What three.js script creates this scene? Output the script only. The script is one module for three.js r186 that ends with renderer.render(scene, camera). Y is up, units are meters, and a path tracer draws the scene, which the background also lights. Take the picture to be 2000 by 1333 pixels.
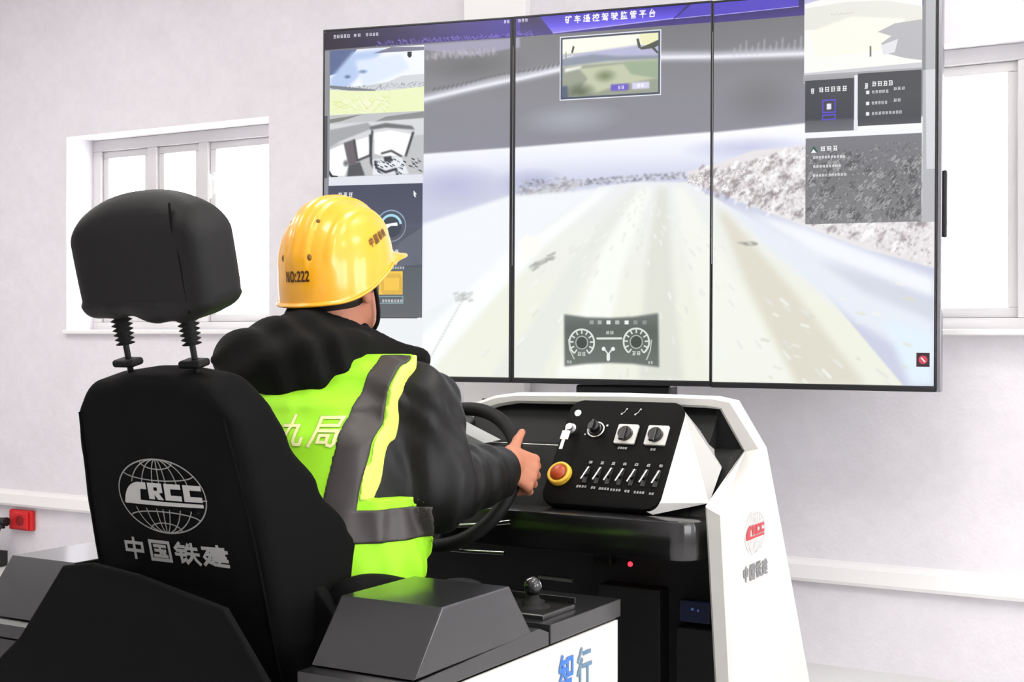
import * as THREE from 'three';
import { RoundedBoxGeometry } from 'three/addons/geometries/RoundedBoxGeometry.js';
import { mergeGeometries, toCreasedNormals } from 'three/addons/utils/BufferGeometryUtils.js';
import { RectAreaLightUniformsLib } from 'three/addons/lights/RectAreaLightUniformsLib.js';

// ------------------------------------------------------------------ camera, sky, lights, exposure
// x runs along the back wall, y up, the back wall lies at z = -4.65; P() takes the distance from the camera towards that wall
RectAreaLightUniformsLib.init();
const scene = new THREE.Scene();
const camera = new THREE.PerspectiveCamera(27.736, 2000 / 1333, 0.05, 60);
camera.position.set(0, 1.15, 0);
camera.rotation.y = Math.atan(1600 / 2700);
camera.setViewOffset(2000, 1333, 0, 18.5, 2000, 1333);
scene.background = new THREE.Color(1, 1, 1.02);
scene.backgroundIntensity = 10;
const renderer = new THREE.WebGLRenderer({ antialias: true });
renderer.toneMapping = THREE.LinearToneMapping;
renderer.toneMappingExposure = 1.0;
renderer.shadowMap.enabled = true;
const LAMP = 16.5;            // radiance of the ceiling panels
const SCREEN = 1.0;          // radiance of a white pixel

// ------------------------------------------------------------------ helpers
const V = (x, y, z) => new THREE.Vector3(x, y, z);
const P = (x, y, d) => new THREE.Vector3(x, y, -d);
const { clamp, lerp, smoothstep } = THREE.MathUtils;
function rng(s) { return () => { s = (s + 0x6d2b79f5) | 0; let t = Math.imul(s ^ (s >>> 15), 1 | s); t = (t + Math.imul(t ^ (t >>> 7), 61 | t)) ^ t; return ((t ^ (t >>> 14)) >>> 0) / 4294967296; }; }
const used = {};
function numbered(n) { used[n] = (used[n] ?? -1) + 1; return used[n] ? n + '_' + String(used[n]).padStart(3, '0') : n; }
function mesh(name, g, m, parent) {
  const o = new THREE.Mesh(g, m); o.name = parent ? name : numbered(name); o.castShadow = o.receiveShadow = true; (parent ?? scene).add(o); return o;
}
function tag(o, label, category, group) { o.userData.label = label; o.userData.category = category; if (group) o.userData.group = group; return o; }
function thing(name, label, category, p, group) { const o = new THREE.Group(); o.name = numbered(name); o.position.copy(p); scene.add(o); return tag(o, label, category, group); }
function struct(name, g, m, parent) { const o = mesh(name, g, m, parent); if (!parent) o.userData.kind = 'structure'; return o; }
const flat = (g) => { const h = g.index ? g.toNonIndexed() : g; for (const k of Object.keys(h.attributes)) if (!['position', 'normal', 'uv'].includes(k)) h.deleteAttribute(k); if (!h.attributes.uv) h.setAttribute('uv', new THREE.BufferAttribute(new Float32Array(h.attributes.position.count * 2), 2)); if (!h.attributes.normal) h.computeVertexNormals(); return h; };
const merge = (list) => mergeGeometries(list.map(flat));
const box = (w, h, d, x, y, z, r = 0.004) => new RoundedBoxGeometry(w, h, d, 2, Math.min(r, w / 2.01, h / 2.01, d / 2.01)).translate(x, y, z);
const cyl = (r1, r2, h, n = 32) => new THREE.CylinderGeometry(r1, r2, h, n);
function tube(pts, r, seg = 40, n = 10, closed = false) { return new THREE.TubeGeometry(new THREE.CatmullRomCurve3(pts, closed), seg, r, n, closed); }
function rod(a, b, r, n = 16) { const d = b.clone().sub(a), g = cyl(r, r, d.length(), n); g.applyQuaternion(new THREE.Quaternion().setFromUnitVectors(V(0, 1, 0), d.clone().normalize())); const c = a.clone().add(b).multiplyScalar(0.5); return g.translate(c.x, c.y, c.z); }
function extrude(pts, depth, bevel, curve = 6) { const s = pts instanceof THREE.Shape ? pts : new THREE.Shape(pts.map((p) => new THREE.Vector2(p[0], p[1]))); return new THREE.ExtrudeGeometry(s, { depth: depth - 2 * bevel, bevelEnabled: bevel > 0, bevelThickness: bevel, bevelSize: bevel, bevelOffset: -bevel, bevelSegments: 2, curveSegments: curve }).translate(0, 0, bevel); }
function roundRect(x0, y0, x1, y1, r) { const s = new THREE.Shape(); s.moveTo(x0 + r, y0); s.lineTo(x1 - r, y0); s.absarc(x1 - r, y0 + r, r, -Math.PI / 2, 0); s.lineTo(x1, y1 - r); s.absarc(x1 - r, y1 - r, r, 0, Math.PI / 2); s.lineTo(x0 + r, y1); s.absarc(x0 + r, y1 - r, r, Math.PI / 2, Math.PI); s.lineTo(x0, y0 + r); s.absarc(x0 + r, y0 + r, r, Math.PI, Math.PI * 1.5); return s; }
// a side profile [distance, height] extruded along x from x0 to x1
function sideExtrude(prof, x0, x1, bevel = 0.004) { const g = extrude(prof, x1 - x0, bevel); g.rotateY(Math.PI / 2); return g.translate(x0, 0, 0); }   // shape x -> -z (distance), y -> y, depth -> x
function prism(faces) { // list of quads / polygons of Vector3, flat shaded
  const pos = []; for (const f of faces) for (let i = 1; i + 1 < f.length; i++) pos.push(...f[0].toArray(), ...f[i].toArray(), ...f[i + 1].toArray());
  const g = new THREE.BufferGeometry(); g.setAttribute('position', new THREE.Float32BufferAttribute(pos, 3)); g.computeVertexNormals(); return flat(g);
}
function grid(nu, nv, f, closedU = false) { // f(u, v) -> Vector3
  const pos = [], uv = [], idx = [];
  for (let j = 0; j <= nv; j++) for (let i = 0; i <= nu; i++) { const p = f(i / nu, j / nv); pos.push(p.x, p.y, p.z); uv.push(i / nu, j / nv); }
  for (let j = 0; j < nv; j++) for (let i = 0; i < nu; i++) { const a = j * (nu + 1) + i, b = a + 1, c = a + nu + 1, d = c + 1; idx.push(a, b, d, a, d, c); }
  const g = new THREE.BufferGeometry(); g.setAttribute('position', new THREE.Float32BufferAttribute(pos, 3)); g.setAttribute('uv', new THREE.Float32BufferAttribute(uv, 2)); g.setIndex(idx); g.computeVertexNormals();
  if (closedU) { const n = g.attributes.normal; for (let j = 0; j <= nv; j++) { const a = j * (nu + 1), b = a + nu; const s = V(n.getX(a) + n.getX(b), n.getY(a) + n.getY(b), n.getZ(a) + n.getZ(b)).normalize(); n.setXYZ(a, s.x, s.y, s.z); n.setXYZ(b, s.x, s.y, s.z); } }
  return g;
}
// surface nets of a distance function
function nets(f, lo, hi, h) {
  const nx = Math.ceil((hi[0] - lo[0]) / h) + 1, ny = Math.ceil((hi[1] - lo[1]) / h) + 1, nz = Math.ceil((hi[2] - lo[2]) / h) + 1, D = new Float32Array(nx * ny * nz), id = (i, j, k) => i + nx * (j + ny * k);
  const N = 6, far = h * N * 0.87 * 1.7 + 0.012;   // blocks far from the surface take the sign of their middle
  for (let K = 0; K < nz; K += N) for (let J = 0; J < ny; J += N) for (let I = 0; I < nx; I += N) {
    const m = f(lo[0] + (I + N / 2 - 0.5) * h, lo[1] + (J + N / 2 - 0.5) * h, lo[2] + (K + N / 2 - 0.5) * h), skip = Math.abs(m) > far;
    for (let k = K; k < Math.min(K + N, nz); k++) for (let j = J; j < Math.min(J + N, ny); j++) for (let i = I; i < Math.min(I + N, nx); i++) D[id(i, j, k)] = skip ? m : f(lo[0] + i * h, lo[1] + j * h, lo[2] + k * h);
  }
  const vi = new Int32Array(nx * ny * nz).fill(-1), pos = [], idx = [], o = [0, 1, nx, nx + 1, nx * ny, nx * ny + 1, nx * ny + nx, nx * ny + nx + 1];
  const E = [[0, 1], [2, 3], [4, 5], [6, 7], [0, 2], [1, 3], [4, 6], [5, 7], [0, 4], [1, 5], [2, 6], [3, 7]];
  for (let k = 0; k < nz - 1; k++) for (let j = 0; j < ny - 1; j++) for (let i = 0; i < nx - 1; i++) {
    const b = id(i, j, k); let m = 0; for (let c = 0; c < 8; c++) if (D[b + o[c]] < 0) m |= 1 << c;
    if (m === 0 || m === 255) continue;
    let x = 0, y = 0, z = 0, n = 0;
    for (const [p, q] of E) { const a = D[b + o[p]], e = D[b + o[q]]; if ((a < 0) === (e < 0)) continue; const t = a / (a - e); x += (p & 1) + t * ((q & 1) - (p & 1)); y += ((p >> 1) & 1) + t * (((q >> 1) & 1) - ((p >> 1) & 1)); z += (p >> 2) + t * ((q >> 2) - (p >> 2)); n++; }
    vi[b] = pos.length / 3; pos.push(lo[0] + (i + x / n) * h, lo[1] + (j + y / n) * h, lo[2] + (k + z / n) * h);
  }
  const quad = (a, b, c, d, flip) => { if (a < 0 || b < 0 || c < 0 || d < 0) return; if (flip) idx.push(a, c, b, a, d, c); else idx.push(a, b, c, a, c, d); };
  for (let k = 1; k < nz - 1; k++) for (let j = 1; j < ny - 1; j++) for (let i = 1; i < nx - 1; i++) {
    const b = id(i, j, k), s = D[b] < 0;
    if (s !== D[b + 1] < 0) quad(vi[b - nx - nx * ny], vi[b - nx * ny], vi[b], vi[b - nx], !s);
    if (s !== D[b + nx] < 0) quad(vi[b - 1 - nx * ny], vi[b - 1], vi[b], vi[b - nx * ny], !s);
    if (s !== D[b + nx * ny] < 0) quad(vi[b - 1 - nx], vi[b - nx], vi[b], vi[b - 1], !s);
  }
  const g = new THREE.BufferGeometry(); g.setAttribute('position', new THREE.Float32BufferAttribute(pos, 3)); g.setIndex(idx); g.computeVertexNormals();
  return g;
}
// distance functions on plain numbers
const smin = (a, b, k) => { const h = Math.max(k - Math.abs(a - b), 0) / k; return Math.min(a, b) - h * h * k * 0.25; };
const smax = (a, b, k) => -smin(-a, -b, k);
function cap(x, y, z, a, b, ra, rb = ra) { const bx = b.x - a.x, by = b.y - a.y, bz = b.z - a.z, px = x - a.x, py = y - a.y, pz = z - a.z, t = clamp((px * bx + py * by + pz * bz) / (bx * bx + by * by + bz * bz), 0, 1); return Math.hypot(px - bx * t, py - by * t, pz - bz * t) - lerp(ra, rb, t); }
function ell(x, y, z, c, rx, ry, rz) { const px = (x - c.x) / rx, py = (y - c.y) / ry, pz = (z - c.z) / rz, k = Math.hypot(px, py, pz); return (k - 1) * Math.min(rx, ry, rz); }
function rbox(x, y, z, cx, cy, cz, hx, hy, hz, r) { const qx = Math.abs(x - cx) - hx + r, qy = Math.abs(y - cy) - hy + r, qz = Math.abs(z - cz) - hz + r; return Math.hypot(Math.max(qx, 0), Math.max(qy, 0), Math.max(qz, 0)) + Math.min(Math.max(qx, qy, qz), 0) - r; }
function table(t, y) { if (y <= t[0][0]) return t[0][1]; for (let i = 1; i < t.length; i++) if (y < t[i][0]) { const u = (y - t[i - 1][0]) / (t[i][0] - t[i - 1][0]); return lerp(t[i - 1][1], t[i][1], u * u * (3 - 2 * u)); } return t[t.length - 1][1]; }
// a printed patch that follows the zero surface of f: (s, t) in 0..1 -> start, marched along dir
function conform(f, start, dir, nu, nv, lift) {
  return grid(nu, nv, (s, t) => { const p = start(s, t), d = dir; let k = 0; for (let i = 0; i < 60; i++) { const e = f(p.x + d.x * k, p.y + d.y * k, p.z + d.z * k) - lift; if (Math.abs(e) < 1e-5) break; k += e * 0.8; } return p.clone().addScaledVector(d, k); });
}

// ------------------------------------------------------------------ textures
function canvas(w, h) { const c = document.createElement('canvas'); c.width = w; c.height = h; return [c, c.getContext('2d')]; }
function tex(c, srgb = true) { const t = new THREE.CanvasTexture(c); if (srgb) t.colorSpace = THREE.SRGBColorSpace; t.anisotropy = 8; return t; }
function noiseTex(w, h, fn, srgb) { const d = new Uint8Array(w * h * 4); for (let j = 0; j < h; j++) for (let i = 0; i < w; i++) { const v = fn(i, j); const o = (j * w + i) * 4; d[o] = clamp(v[0], 0, 255); d[o + 1] = clamp(v[1], 0, 255); d[o + 2] = clamp(v[2], 0, 255); d[o + 3] = 255; } const t = new THREE.DataTexture(d, w, h); t.wrapS = t.wrapT = THREE.RepeatWrapping; t.magFilter = THREE.LinearFilter; t.minFilter = THREE.LinearFilter; if (srgb) t.colorSpace = THREE.SRGBColorSpace; t.needsUpdate = true; return t; }
function lattice(n, seed) { const r = rng(seed), a = new Float32Array(n * n).map(() => r()); return (x, y) => { x = ((x % n) + n) % n; y = ((y % n) + n) % n; const i = Math.floor(x), j = Math.floor(y), u = x - i, v = y - j, s = u * u * (3 - 2 * u), t = v * v * (3 - 2 * v), g = (p, q) => a[(p % n) + (q % n) * n]; return lerp(lerp(g(i, j), g(i + 1, j), s), lerp(g(i, j + 1), g(i + 1, j + 1), s), t); }; }
const nA = lattice(8, 11), nB = lattice(32, 12), nC = lattice(128, 13);
const plasterMap = noiseTex(512, 512, (i, j) => { const v = 244 + (nA(i / 64, j / 64) - 0.5) * 5 + (nB(i / 16, j / 16) - 0.5) * 4 + (nC(i / 4, j / 4) - 0.5) * 3; return [v, v - 1, v]; }, true);
const plasterBump = noiseTex(512, 512, (i, j) => { const v = nB(i / 16, j / 16) * 120 + nC(i / 4, j / 4) * 135; return [v, v, v]; }, false);
const weave = noiseTex(256, 256, (i, j) => { const v = 128 + 70 * Math.sin(i * Math.PI / 4) * Math.sin(j * Math.PI / 4) + (nC(i / 2, j / 2) - 0.5) * 90; return [v, v, v]; }, false);
const grain = noiseTex(256, 256, (i, j) => { const v = nC(i / 2, j / 2) * 160 + nB(i / 8, j / 8) * 90; return [v, v, v]; }, false);
const rep = (t, x, y) => { const c = t.clone(); c.repeat.set(x, y); c.needsUpdate = true; return c; };

// ------------------------------------------------------------------ materials
const std = (o) => new THREE.MeshStandardMaterial(o);
const phys = (o) => new THREE.MeshPhysicalMaterial(o);
const M = {
  wall: std({ color: '#f1eff3', map: plasterMap, bumpMap: plasterBump, bumpScale: 0.0008, roughness: 0.9 }),
  ceiling: std({ color: '#f4f3f2', roughness: 0.95 }),
  floor: std({ color: '#d3d3d2', roughness: 0.45, bumpMap: rep(grain, 6, 6), bumpScale: 0.0003 }),
  whiteTrim: std({ color: '#f4f3f2', roughness: 0.45 }),
  winFrame: std({ color: '#d0cecf', roughness: 0.4 }),
  glass: phys({ color: '#ffffff', transmission: 1, thickness: 0, roughness: 0.02, ior: 1.45 }),
  fabric: phys({ color: '#0c0c0c', specularIntensity: 0.25, roughness: 0.92, bumpMap: rep(weave, 1, 1), bumpScale: 0.0004 }),
  seatSide: phys({ color: '#151515', specularIntensity: 0.5, roughness: 0.62, bumpMap: grain, bumpScale: 0.0003 }),
  rubber: phys({ color: '#0d0d0d', roughness: 0.6, specularIntensity: 0.5 }),
  darkMetal: std({ color: '#2b2b2c', metalness: 0.9, roughness: 0.35 }),
  chrome: std({ color: '#dcdcdc', metalness: 1, roughness: 0.14 }),
  steel: std({ color: '#b9babb', metalness: 1, roughness: 0.32 }),
  lid: phys({ color: '#1c1c1e', roughness: 0.3, specularIntensity: 0.8, clearcoat: 0.7, clearcoatRoughness: 0.12 }),
  lidEdge: std({ color: '#6d6e6b', roughness: 0.4 }),
  whitePaint: phys({ color: '#d0cfca', roughness: 0.35, clearcoat: 0.5, clearcoatRoughness: 0.15 }),
  greyPaint: std({ color: '#a4a5a5', roughness: 0.4 }),
  silver: std({ color: '#c2c2c0', roughness: 0.36, metalness: 0.25 }),
  dash: phys({ color: '#181919', specularIntensity: 0.4, roughness: 0.6, bumpMap: grain, bumpScale: 0.0003 }),
  black: std({ color: '#0d0d0e', roughness: 0.45 }),
  gloss: phys({ color: '#0d0d0e', roughness: 0.28, clearcoat: 0.6, clearcoatRoughness: 0.12 }),
  panelBlack: phys({ color: '#080808', roughness: 0.7, specularIntensity: 0.25 }),
  knee: std({ color: '#09090b', roughness: 0.7 }),
  housing: std({ color: '#141416', roughness: 0.4 }),
  bezelEdge: std({ color: '#8c8c90', metalness: 0.8, roughness: 0.3 }),
  red: std({ color: '#d4191b', roughness: 0.4 }),
  redDark: std({ color: '#8d0e10', roughness: 0.5 }),
  yellow: std({ color: '#e3b73a', roughness: 0.4 }),
  mushroom: std({ color: '#a33e12', roughness: 0.35 }),
  skin: phys({ color: '#b8785c', roughness: 0.55, sheen: 0.2 }),
  hair: std({ color: '#17110f', roughness: 0.7 }),
  jacket: phys({ color: '#0d0d0c', specularIntensity: 0.6, roughness: 0.5, sheen: 0.06, sheenRoughness: 0.5, sheenColor: new THREE.Color('#555555'), bumpMap: grain, bumpScale: 0.0002 }),
  hood: phys({ color: '#0f0f0e', roughness: 0.85, specularIntensity: 0.3 }),
  vest: std({ color: '#9be31a', roughness: 0.7 }),
  vestTrim: std({ color: '#d9f36a', roughness: 0.7 }),
  stripe: std({ color: '#383432', roughness: 0.45, metalness: 0.15 }),
  trousers: std({ color: '#16181d', roughness: 0.85 }),
  helmet: phys({ color: '#eda916', roughness: 0.32, clearcoat: 0.5, clearcoatRoughness: 0.12 }),
  blueBox: std({ color: '#101a3c', roughness: 0.5 }),
};
const glow = (c, k) => std({ color: '#111111', emissive: new THREE.Color(c), emissiveIntensity: k, roughness: 0.4 });
const print = (c, rough = 0.6) => std({ map: tex(c), transparent: true, alphaTest: 0.02, roughness: rough, polygonOffset: true, polygonOffsetFactor: -2 });

// ------------------------------------------------------------------ lettering: brush strokes of the characters on a 100 x 100 square
const GL = {
  中: [[15, 25, 85, 25, 85, 62, 15, 62, 15, 25], [50, 5, 50, 97]],
  国: [[10, 8, 90, 8, 90, 95, 10, 95, 10, 8], [28, 28, 72, 28], [30, 50, 70, 50], [25, 77, 75, 77], [50, 28, 50, 77], [60, 58, 68, 68]],
  铁: [[24, 4, 6, 28], [18, 18, 42, 18], [12, 38, 42, 38], [6, 57, 44, 57], [26, 38, 26, 90, 44, 78], [60, 8, 50, 32], [56, 24, 92, 24], [48, 50, 97, 50], [74, 4, 74, 48, 66, 72, 48, 94], [75, 52, 84, 76, 98, 94]],
  建: [[8, 16, 34, 16, 18, 44, 34, 44, 28, 66, 8, 92], [10, 58, 24, 78, 48, 90, 97, 93], [46, 16, 86, 16, 86, 42], [40, 29, 97, 29], [46, 42, 86, 42], [44, 56, 90, 56], [40, 70, 95, 70], [65, 4, 65, 84]],
  九: [[12, 36, 68, 36, 68, 82, 74, 92, 94, 92, 95, 74], [40, 6, 40, 40, 30, 70, 8, 94]],
  局: [[16, 10, 84, 10, 84, 34, 16, 34], [16, 10, 16, 50, 12, 75, 4, 95], [18, 50, 90, 50, 88, 88, 80, 95, 70, 92], [34, 64, 64, 64, 64, 84, 34, 84, 34, 64]],
  十: [[8, 45, 92, 45], [50, 6, 50, 96]],
  智: [[22, 4, 8, 24], [16, 16, 46, 16], [6, 32, 50, 32], [28, 16, 28, 34, 8, 54], [30, 36, 46, 52], [58, 12, 90, 12, 90, 46, 58, 46, 58, 12], [24, 60, 78, 60, 78, 97, 24, 97, 24, 60], [24, 78, 78, 78]],
  行: [[30, 4, 8, 28], [34, 28, 6, 56], [22, 44, 22, 97], [46, 14, 90, 14], [42, 42, 97, 42], [74, 42, 74, 92, 58, 88]],
  矿: [[6, 14, 44, 14], [22, 14, 6, 52], [16, 46, 40, 46, 40, 84, 16, 84, 16, 46], [72, 4, 76, 12], [52, 18, 97, 18], [54, 18, 54, 60, 44, 95]],
  车: [[14, 20, 88, 20], [42, 6, 22, 46, 82, 46], [6, 68, 96, 68], [54, 30, 54, 98]],
  遥: [[14, 10, 22, 18], [6, 34, 20, 34, 14, 66, 4, 84], [8, 84, 30, 88, 97, 94], [84, 4, 40, 14], [44, 20, 48, 28], [62, 18, 64, 26], [82, 16, 76, 28], [44, 40, 90, 40], [34, 54, 97, 54], [66, 40, 66, 78], [44, 62, 44, 78, 88, 78], [88, 62, 88, 78]],
  控: [[4, 26, 34, 26], [20, 4, 20, 90, 10, 84], [4, 62, 34, 48], [66, 4, 70, 12], [44, 30, 44, 18, 94, 18, 92, 30], [60, 28, 46, 44], [76, 28, 92, 42], [48, 56, 90, 56], [68, 56, 68, 92], [40, 92, 97, 92]],
  驾: [[6, 14, 42, 14, 40, 42, 32, 46], [24, 4, 22, 28, 6, 46], [58, 12, 90, 12, 90, 42, 58, 42, 58, 12], [22, 54, 74, 54, 70, 72, 26, 72, 28, 54], [26, 72, 86, 72, 82, 94, 70, 96], [8, 86, 66, 86]],
  驶: [[6, 12, 36, 12, 32, 48, 10, 48, 12, 24], [10, 48, 42, 48, 40, 88, 30, 92], [4, 70, 34, 66], [54, 20, 92, 20, 92, 46, 54, 46, 54, 20], [74, 4, 74, 50, 64, 78, 46, 94], [54, 56, 70, 78, 97, 94]],
  监: [[14, 8, 14, 44], [32, 4, 32, 50], [58, 4, 46, 30], [54, 16, 94, 16], [68, 26, 78, 38], [16, 60, 84, 60, 84, 94], [16, 60, 16, 94], [38, 60, 38, 94], [60, 60, 60, 94], [4, 94, 97, 94]],
  管: [[24, 4, 10, 24], [20, 14, 46, 14], [64, 4, 52, 24], [60, 14, 92, 14], [50, 22, 50, 30], [10, 46, 10, 34, 92, 34, 90, 46], [28, 46, 74, 46, 74, 62, 28, 62], [28, 46, 28, 96], [28, 76, 80, 76, 80, 94, 28, 94]],
  平: [[12, 12, 88, 12], [28, 24, 36, 44], [72, 22, 62, 44], [4, 56, 97, 56], [50, 12, 50, 98]],
  台: [[48, 4, 20, 42, 82, 38], [66, 22, 90, 48], [20, 56, 80, 56, 80, 94, 20, 94, 20, 56]],
};
function strokes(c, list, x, y, w, h, lw) { c.lineWidth = lw; c.lineCap = 'square'; c.lineJoin = 'miter'; for (const s of list) { c.beginPath(); for (let i = 0; i < s.length; i += 2) c[i ? 'lineTo' : 'moveTo'](x + s[i] * w / 100, y + s[i + 1] * h / 100); c.stroke(); } }
function word(c, text, x, y, w, h, gap, lw) { [...text].forEach((g, i) => strokes(c, GL[g], x + i * (w + gap), y, w, h, lw)); }
// a run of characters too blurred in the photograph to be read
function blur(c, x, y, w, h, seed) { const r = rng(seed), n = Math.max(1, Math.round(w / (h * 1.05))), cw = w / n; c.lineWidth = Math.max(1, h * 0.14); c.lineCap = 'butt'; for (let i = 0; i < n; i++) { const x0 = x + i * cw + cw * 0.1, x1 = x + (i + 1) * cw - cw * 0.1; for (let k = 0; k < 3; k++) { const yy = y + h * (0.12 + 0.36 * k + r() * 0.08); c.beginPath(); c.moveTo(x0 + r() * cw * 0.15, yy); c.lineTo(x1 - r() * cw * 0.15, yy); c.stroke(); } for (let k = 0; k < 2; k++) { const xx = lerp(x0, x1, 0.15 + k * 0.5 + r() * 0.25); c.beginPath(); c.moveTo(xx, y + r() * h * 0.2); c.lineTo(xx, y + h * (0.8 + r() * 0.2)); c.stroke(); } } }
function globeLogo(c, x, y, w, h, line, ink, lw) {   // wire globe with the four block letters across it
  const cx = x + w / 2, cy = y + h / 2, rx = w / 2 - lw, ry = h / 2 - lw;
  c.strokeStyle = line; c.lineWidth = lw; c.beginPath(); c.ellipse(cx, cy, rx, ry, 0, 0, 7); c.stroke();
  c.save(); c.beginPath(); c.ellipse(cx, cy, rx, ry, 0, 0, 7); c.clip();
  c.lineWidth = lw * 0.8;
  for (const s of [-1, 1]) {
    c.save(); c.beginPath(); if (s < 0) c.rect(x, y, w, h * 0.33); else c.rect(x, y + h * 0.67, w, h * 0.33); c.clip();
    for (const k of [0.16, 0.42, 0.68]) { c.beginPath(); c.ellipse(cx, cy, rx * k, ry, 0, 0, 7); c.stroke(); }
    c.beginPath(); c.moveTo(cx, y); c.lineTo(cx, y + h); c.stroke();
    c.beginPath(); c.ellipse(cx, cy + s * ry * 0.93, rx * 0.36, ry * 0.2, 0, 0, 7); c.stroke();
    c.beginPath(); c.ellipse(cx, cy + s * ry * 0.62, rx * 0.8, ry * 0.2, 0, s < 0 ? 0 : Math.PI, s < 0 ? Math.PI : 2 * Math.PI); c.stroke();
    c.restore();
  }
  c.restore();
  c.beginPath(); c.moveTo(x + w * 0.95, cy + h * 0.02); c.lineTo(x + w, cy + h * 0.02); c.stroke();
  c.fillStyle = ink; const X = (u) => x + u * w, Y = (v) => y + v * h, poly = (...p) => { c.beginPath(); for (let i = 0; i < p.length; i += 2) c[i ? 'lineTo' : 'moveTo'](X(p[i]), Y(p[i + 1])); c.closePath(); c.fill(); };
  c.beginPath(); c.moveTo(X(0.06), Y(0.62)); c.quadraticCurveTo(X(0.1), Y(0.36), X(0.26), Y(0.33)); c.lineTo(X(0.345), Y(0.33)); c.lineTo(X(0.345), Y(0.42)); c.lineTo(X(0.275), Y(0.42)); c.lineTo(X(0.255), Y(0.57)); c.lineTo(X(0.95), Y(0.57)); c.lineTo(X(0.95), Y(0.615)); c.lineTo(X(0.07), Y(0.63)); c.closePath(); c.fill();
  poly(0.365, 0.33, 0.525, 0.33, 0.525, 0.45, 0.485, 0.465, 0.53, 0.545, 0.465, 0.545, 0.43, 0.48, 0.43, 0.545, 0.365, 0.545);
  poly(0.55, 0.33, 0.73, 0.33, 0.73, 0.395, 0.615, 0.395, 0.615, 0.48, 0.73, 0.48, 0.73, 0.545, 0.55, 0.545);
  poly(0.755, 0.33, 0.95, 0.33, 0.95, 0.395, 0.825, 0.395, 0.825, 0.48, 0.95, 0.48, 0.95, 0.545, 0.755, 0.545);
  c.globalCompositeOperation = 'destination-out'; c.beginPath(); c.rect(X(0.43), Y(0.385), w * 0.04, h * 0.045); c.fill(); c.globalCompositeOperation = 'source-over';
}
// ------------------------------------------------------------------ the room
const WX0 = -7.2, WX1 = 1.9, WD = 4.65, WF = -1.7, CEIL = 3.05, TH = 0.3;
{
  struct('floor', new THREE.BoxGeometry(WX1 - WX0 + 0.6, 0.2, WD - WF + 0.6).translate((WX0 + WX1) / 2, -0.1, -(WD + WF) / 2), M.floor);
  struct('ceiling', new THREE.BoxGeometry(WX1 - WX0 + 0.6, 0.2, WD - WF + 0.6).translate((WX0 + WX1) / 2, CEIL + 0.1, -(WD + WF) / 2), M.ceiling);
  struct('wall_left', new THREE.BoxGeometry(TH, CEIL, WD - WF).translate(WX0 - TH / 2, CEIL / 2, -(WD + WF) / 2), M.wall);
  struct('wall_front', new THREE.BoxGeometry(WX1 - WX0 + 0.6, CEIL, TH).translate((WX0 + WX1) / 2, CEIL / 2, -WF + TH / 2), M.wall);
  const holed = (x0, x1, holes) => { const s = new THREE.Shape([new THREE.Vector2(x0, 0), new THREE.Vector2(x1, 0), new THREE.Vector2(x1, CEIL), new THREE.Vector2(x0, CEIL)]); for (const [a, b, c, d] of holes) s.holes.push(new THREE.Path([new THREE.Vector2(a, b), new THREE.Vector2(a, d), new THREE.Vector2(c, d), new THREE.Vector2(c, b)])); return new THREE.ExtrudeGeometry(s, { depth: TH, bevelEnabled: false }); };
  struct('wall_back', holed(WX0 - TH, WX1 + TH, [[-5.258, 1.14, -3.99, 2.09], [-1.86, 1.14, -0.59, 2.1]]).translate(0, 0, -WD - TH), M.wall);
  const right = holed(-WD, -WF, [[-3.9, 0.9, -2.3, 2.4], [-1.6, 0.9, 0.0, 2.4]]); right.rotateY(-Math.PI / 2);
  struct('wall_right', right.translate(WX1 + TH, 0, 0), M.wall);
  // plaster pier behind the displays, ledge low on the wall
  struct('trim_1', box(0.28, CEIL, 0.05, -2.812, CEIL / 2, -WD + 0.02, 0.006), M.whiteTrim);
  const prof = [[0, 0.282], [0.034, 0.288], [0.04, 0.3], [0.034, 0.345], [0.02, 0.36], [0, 0.365]];
  const rail = extrude(prof, WX1 - WX0, 0); rail.rotateY(-Math.PI / 2);   // profile x -> towards the room
  struct('trim_2', rail.translate(WX1, 0, -WD), M.whiteTrim);
}
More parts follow.
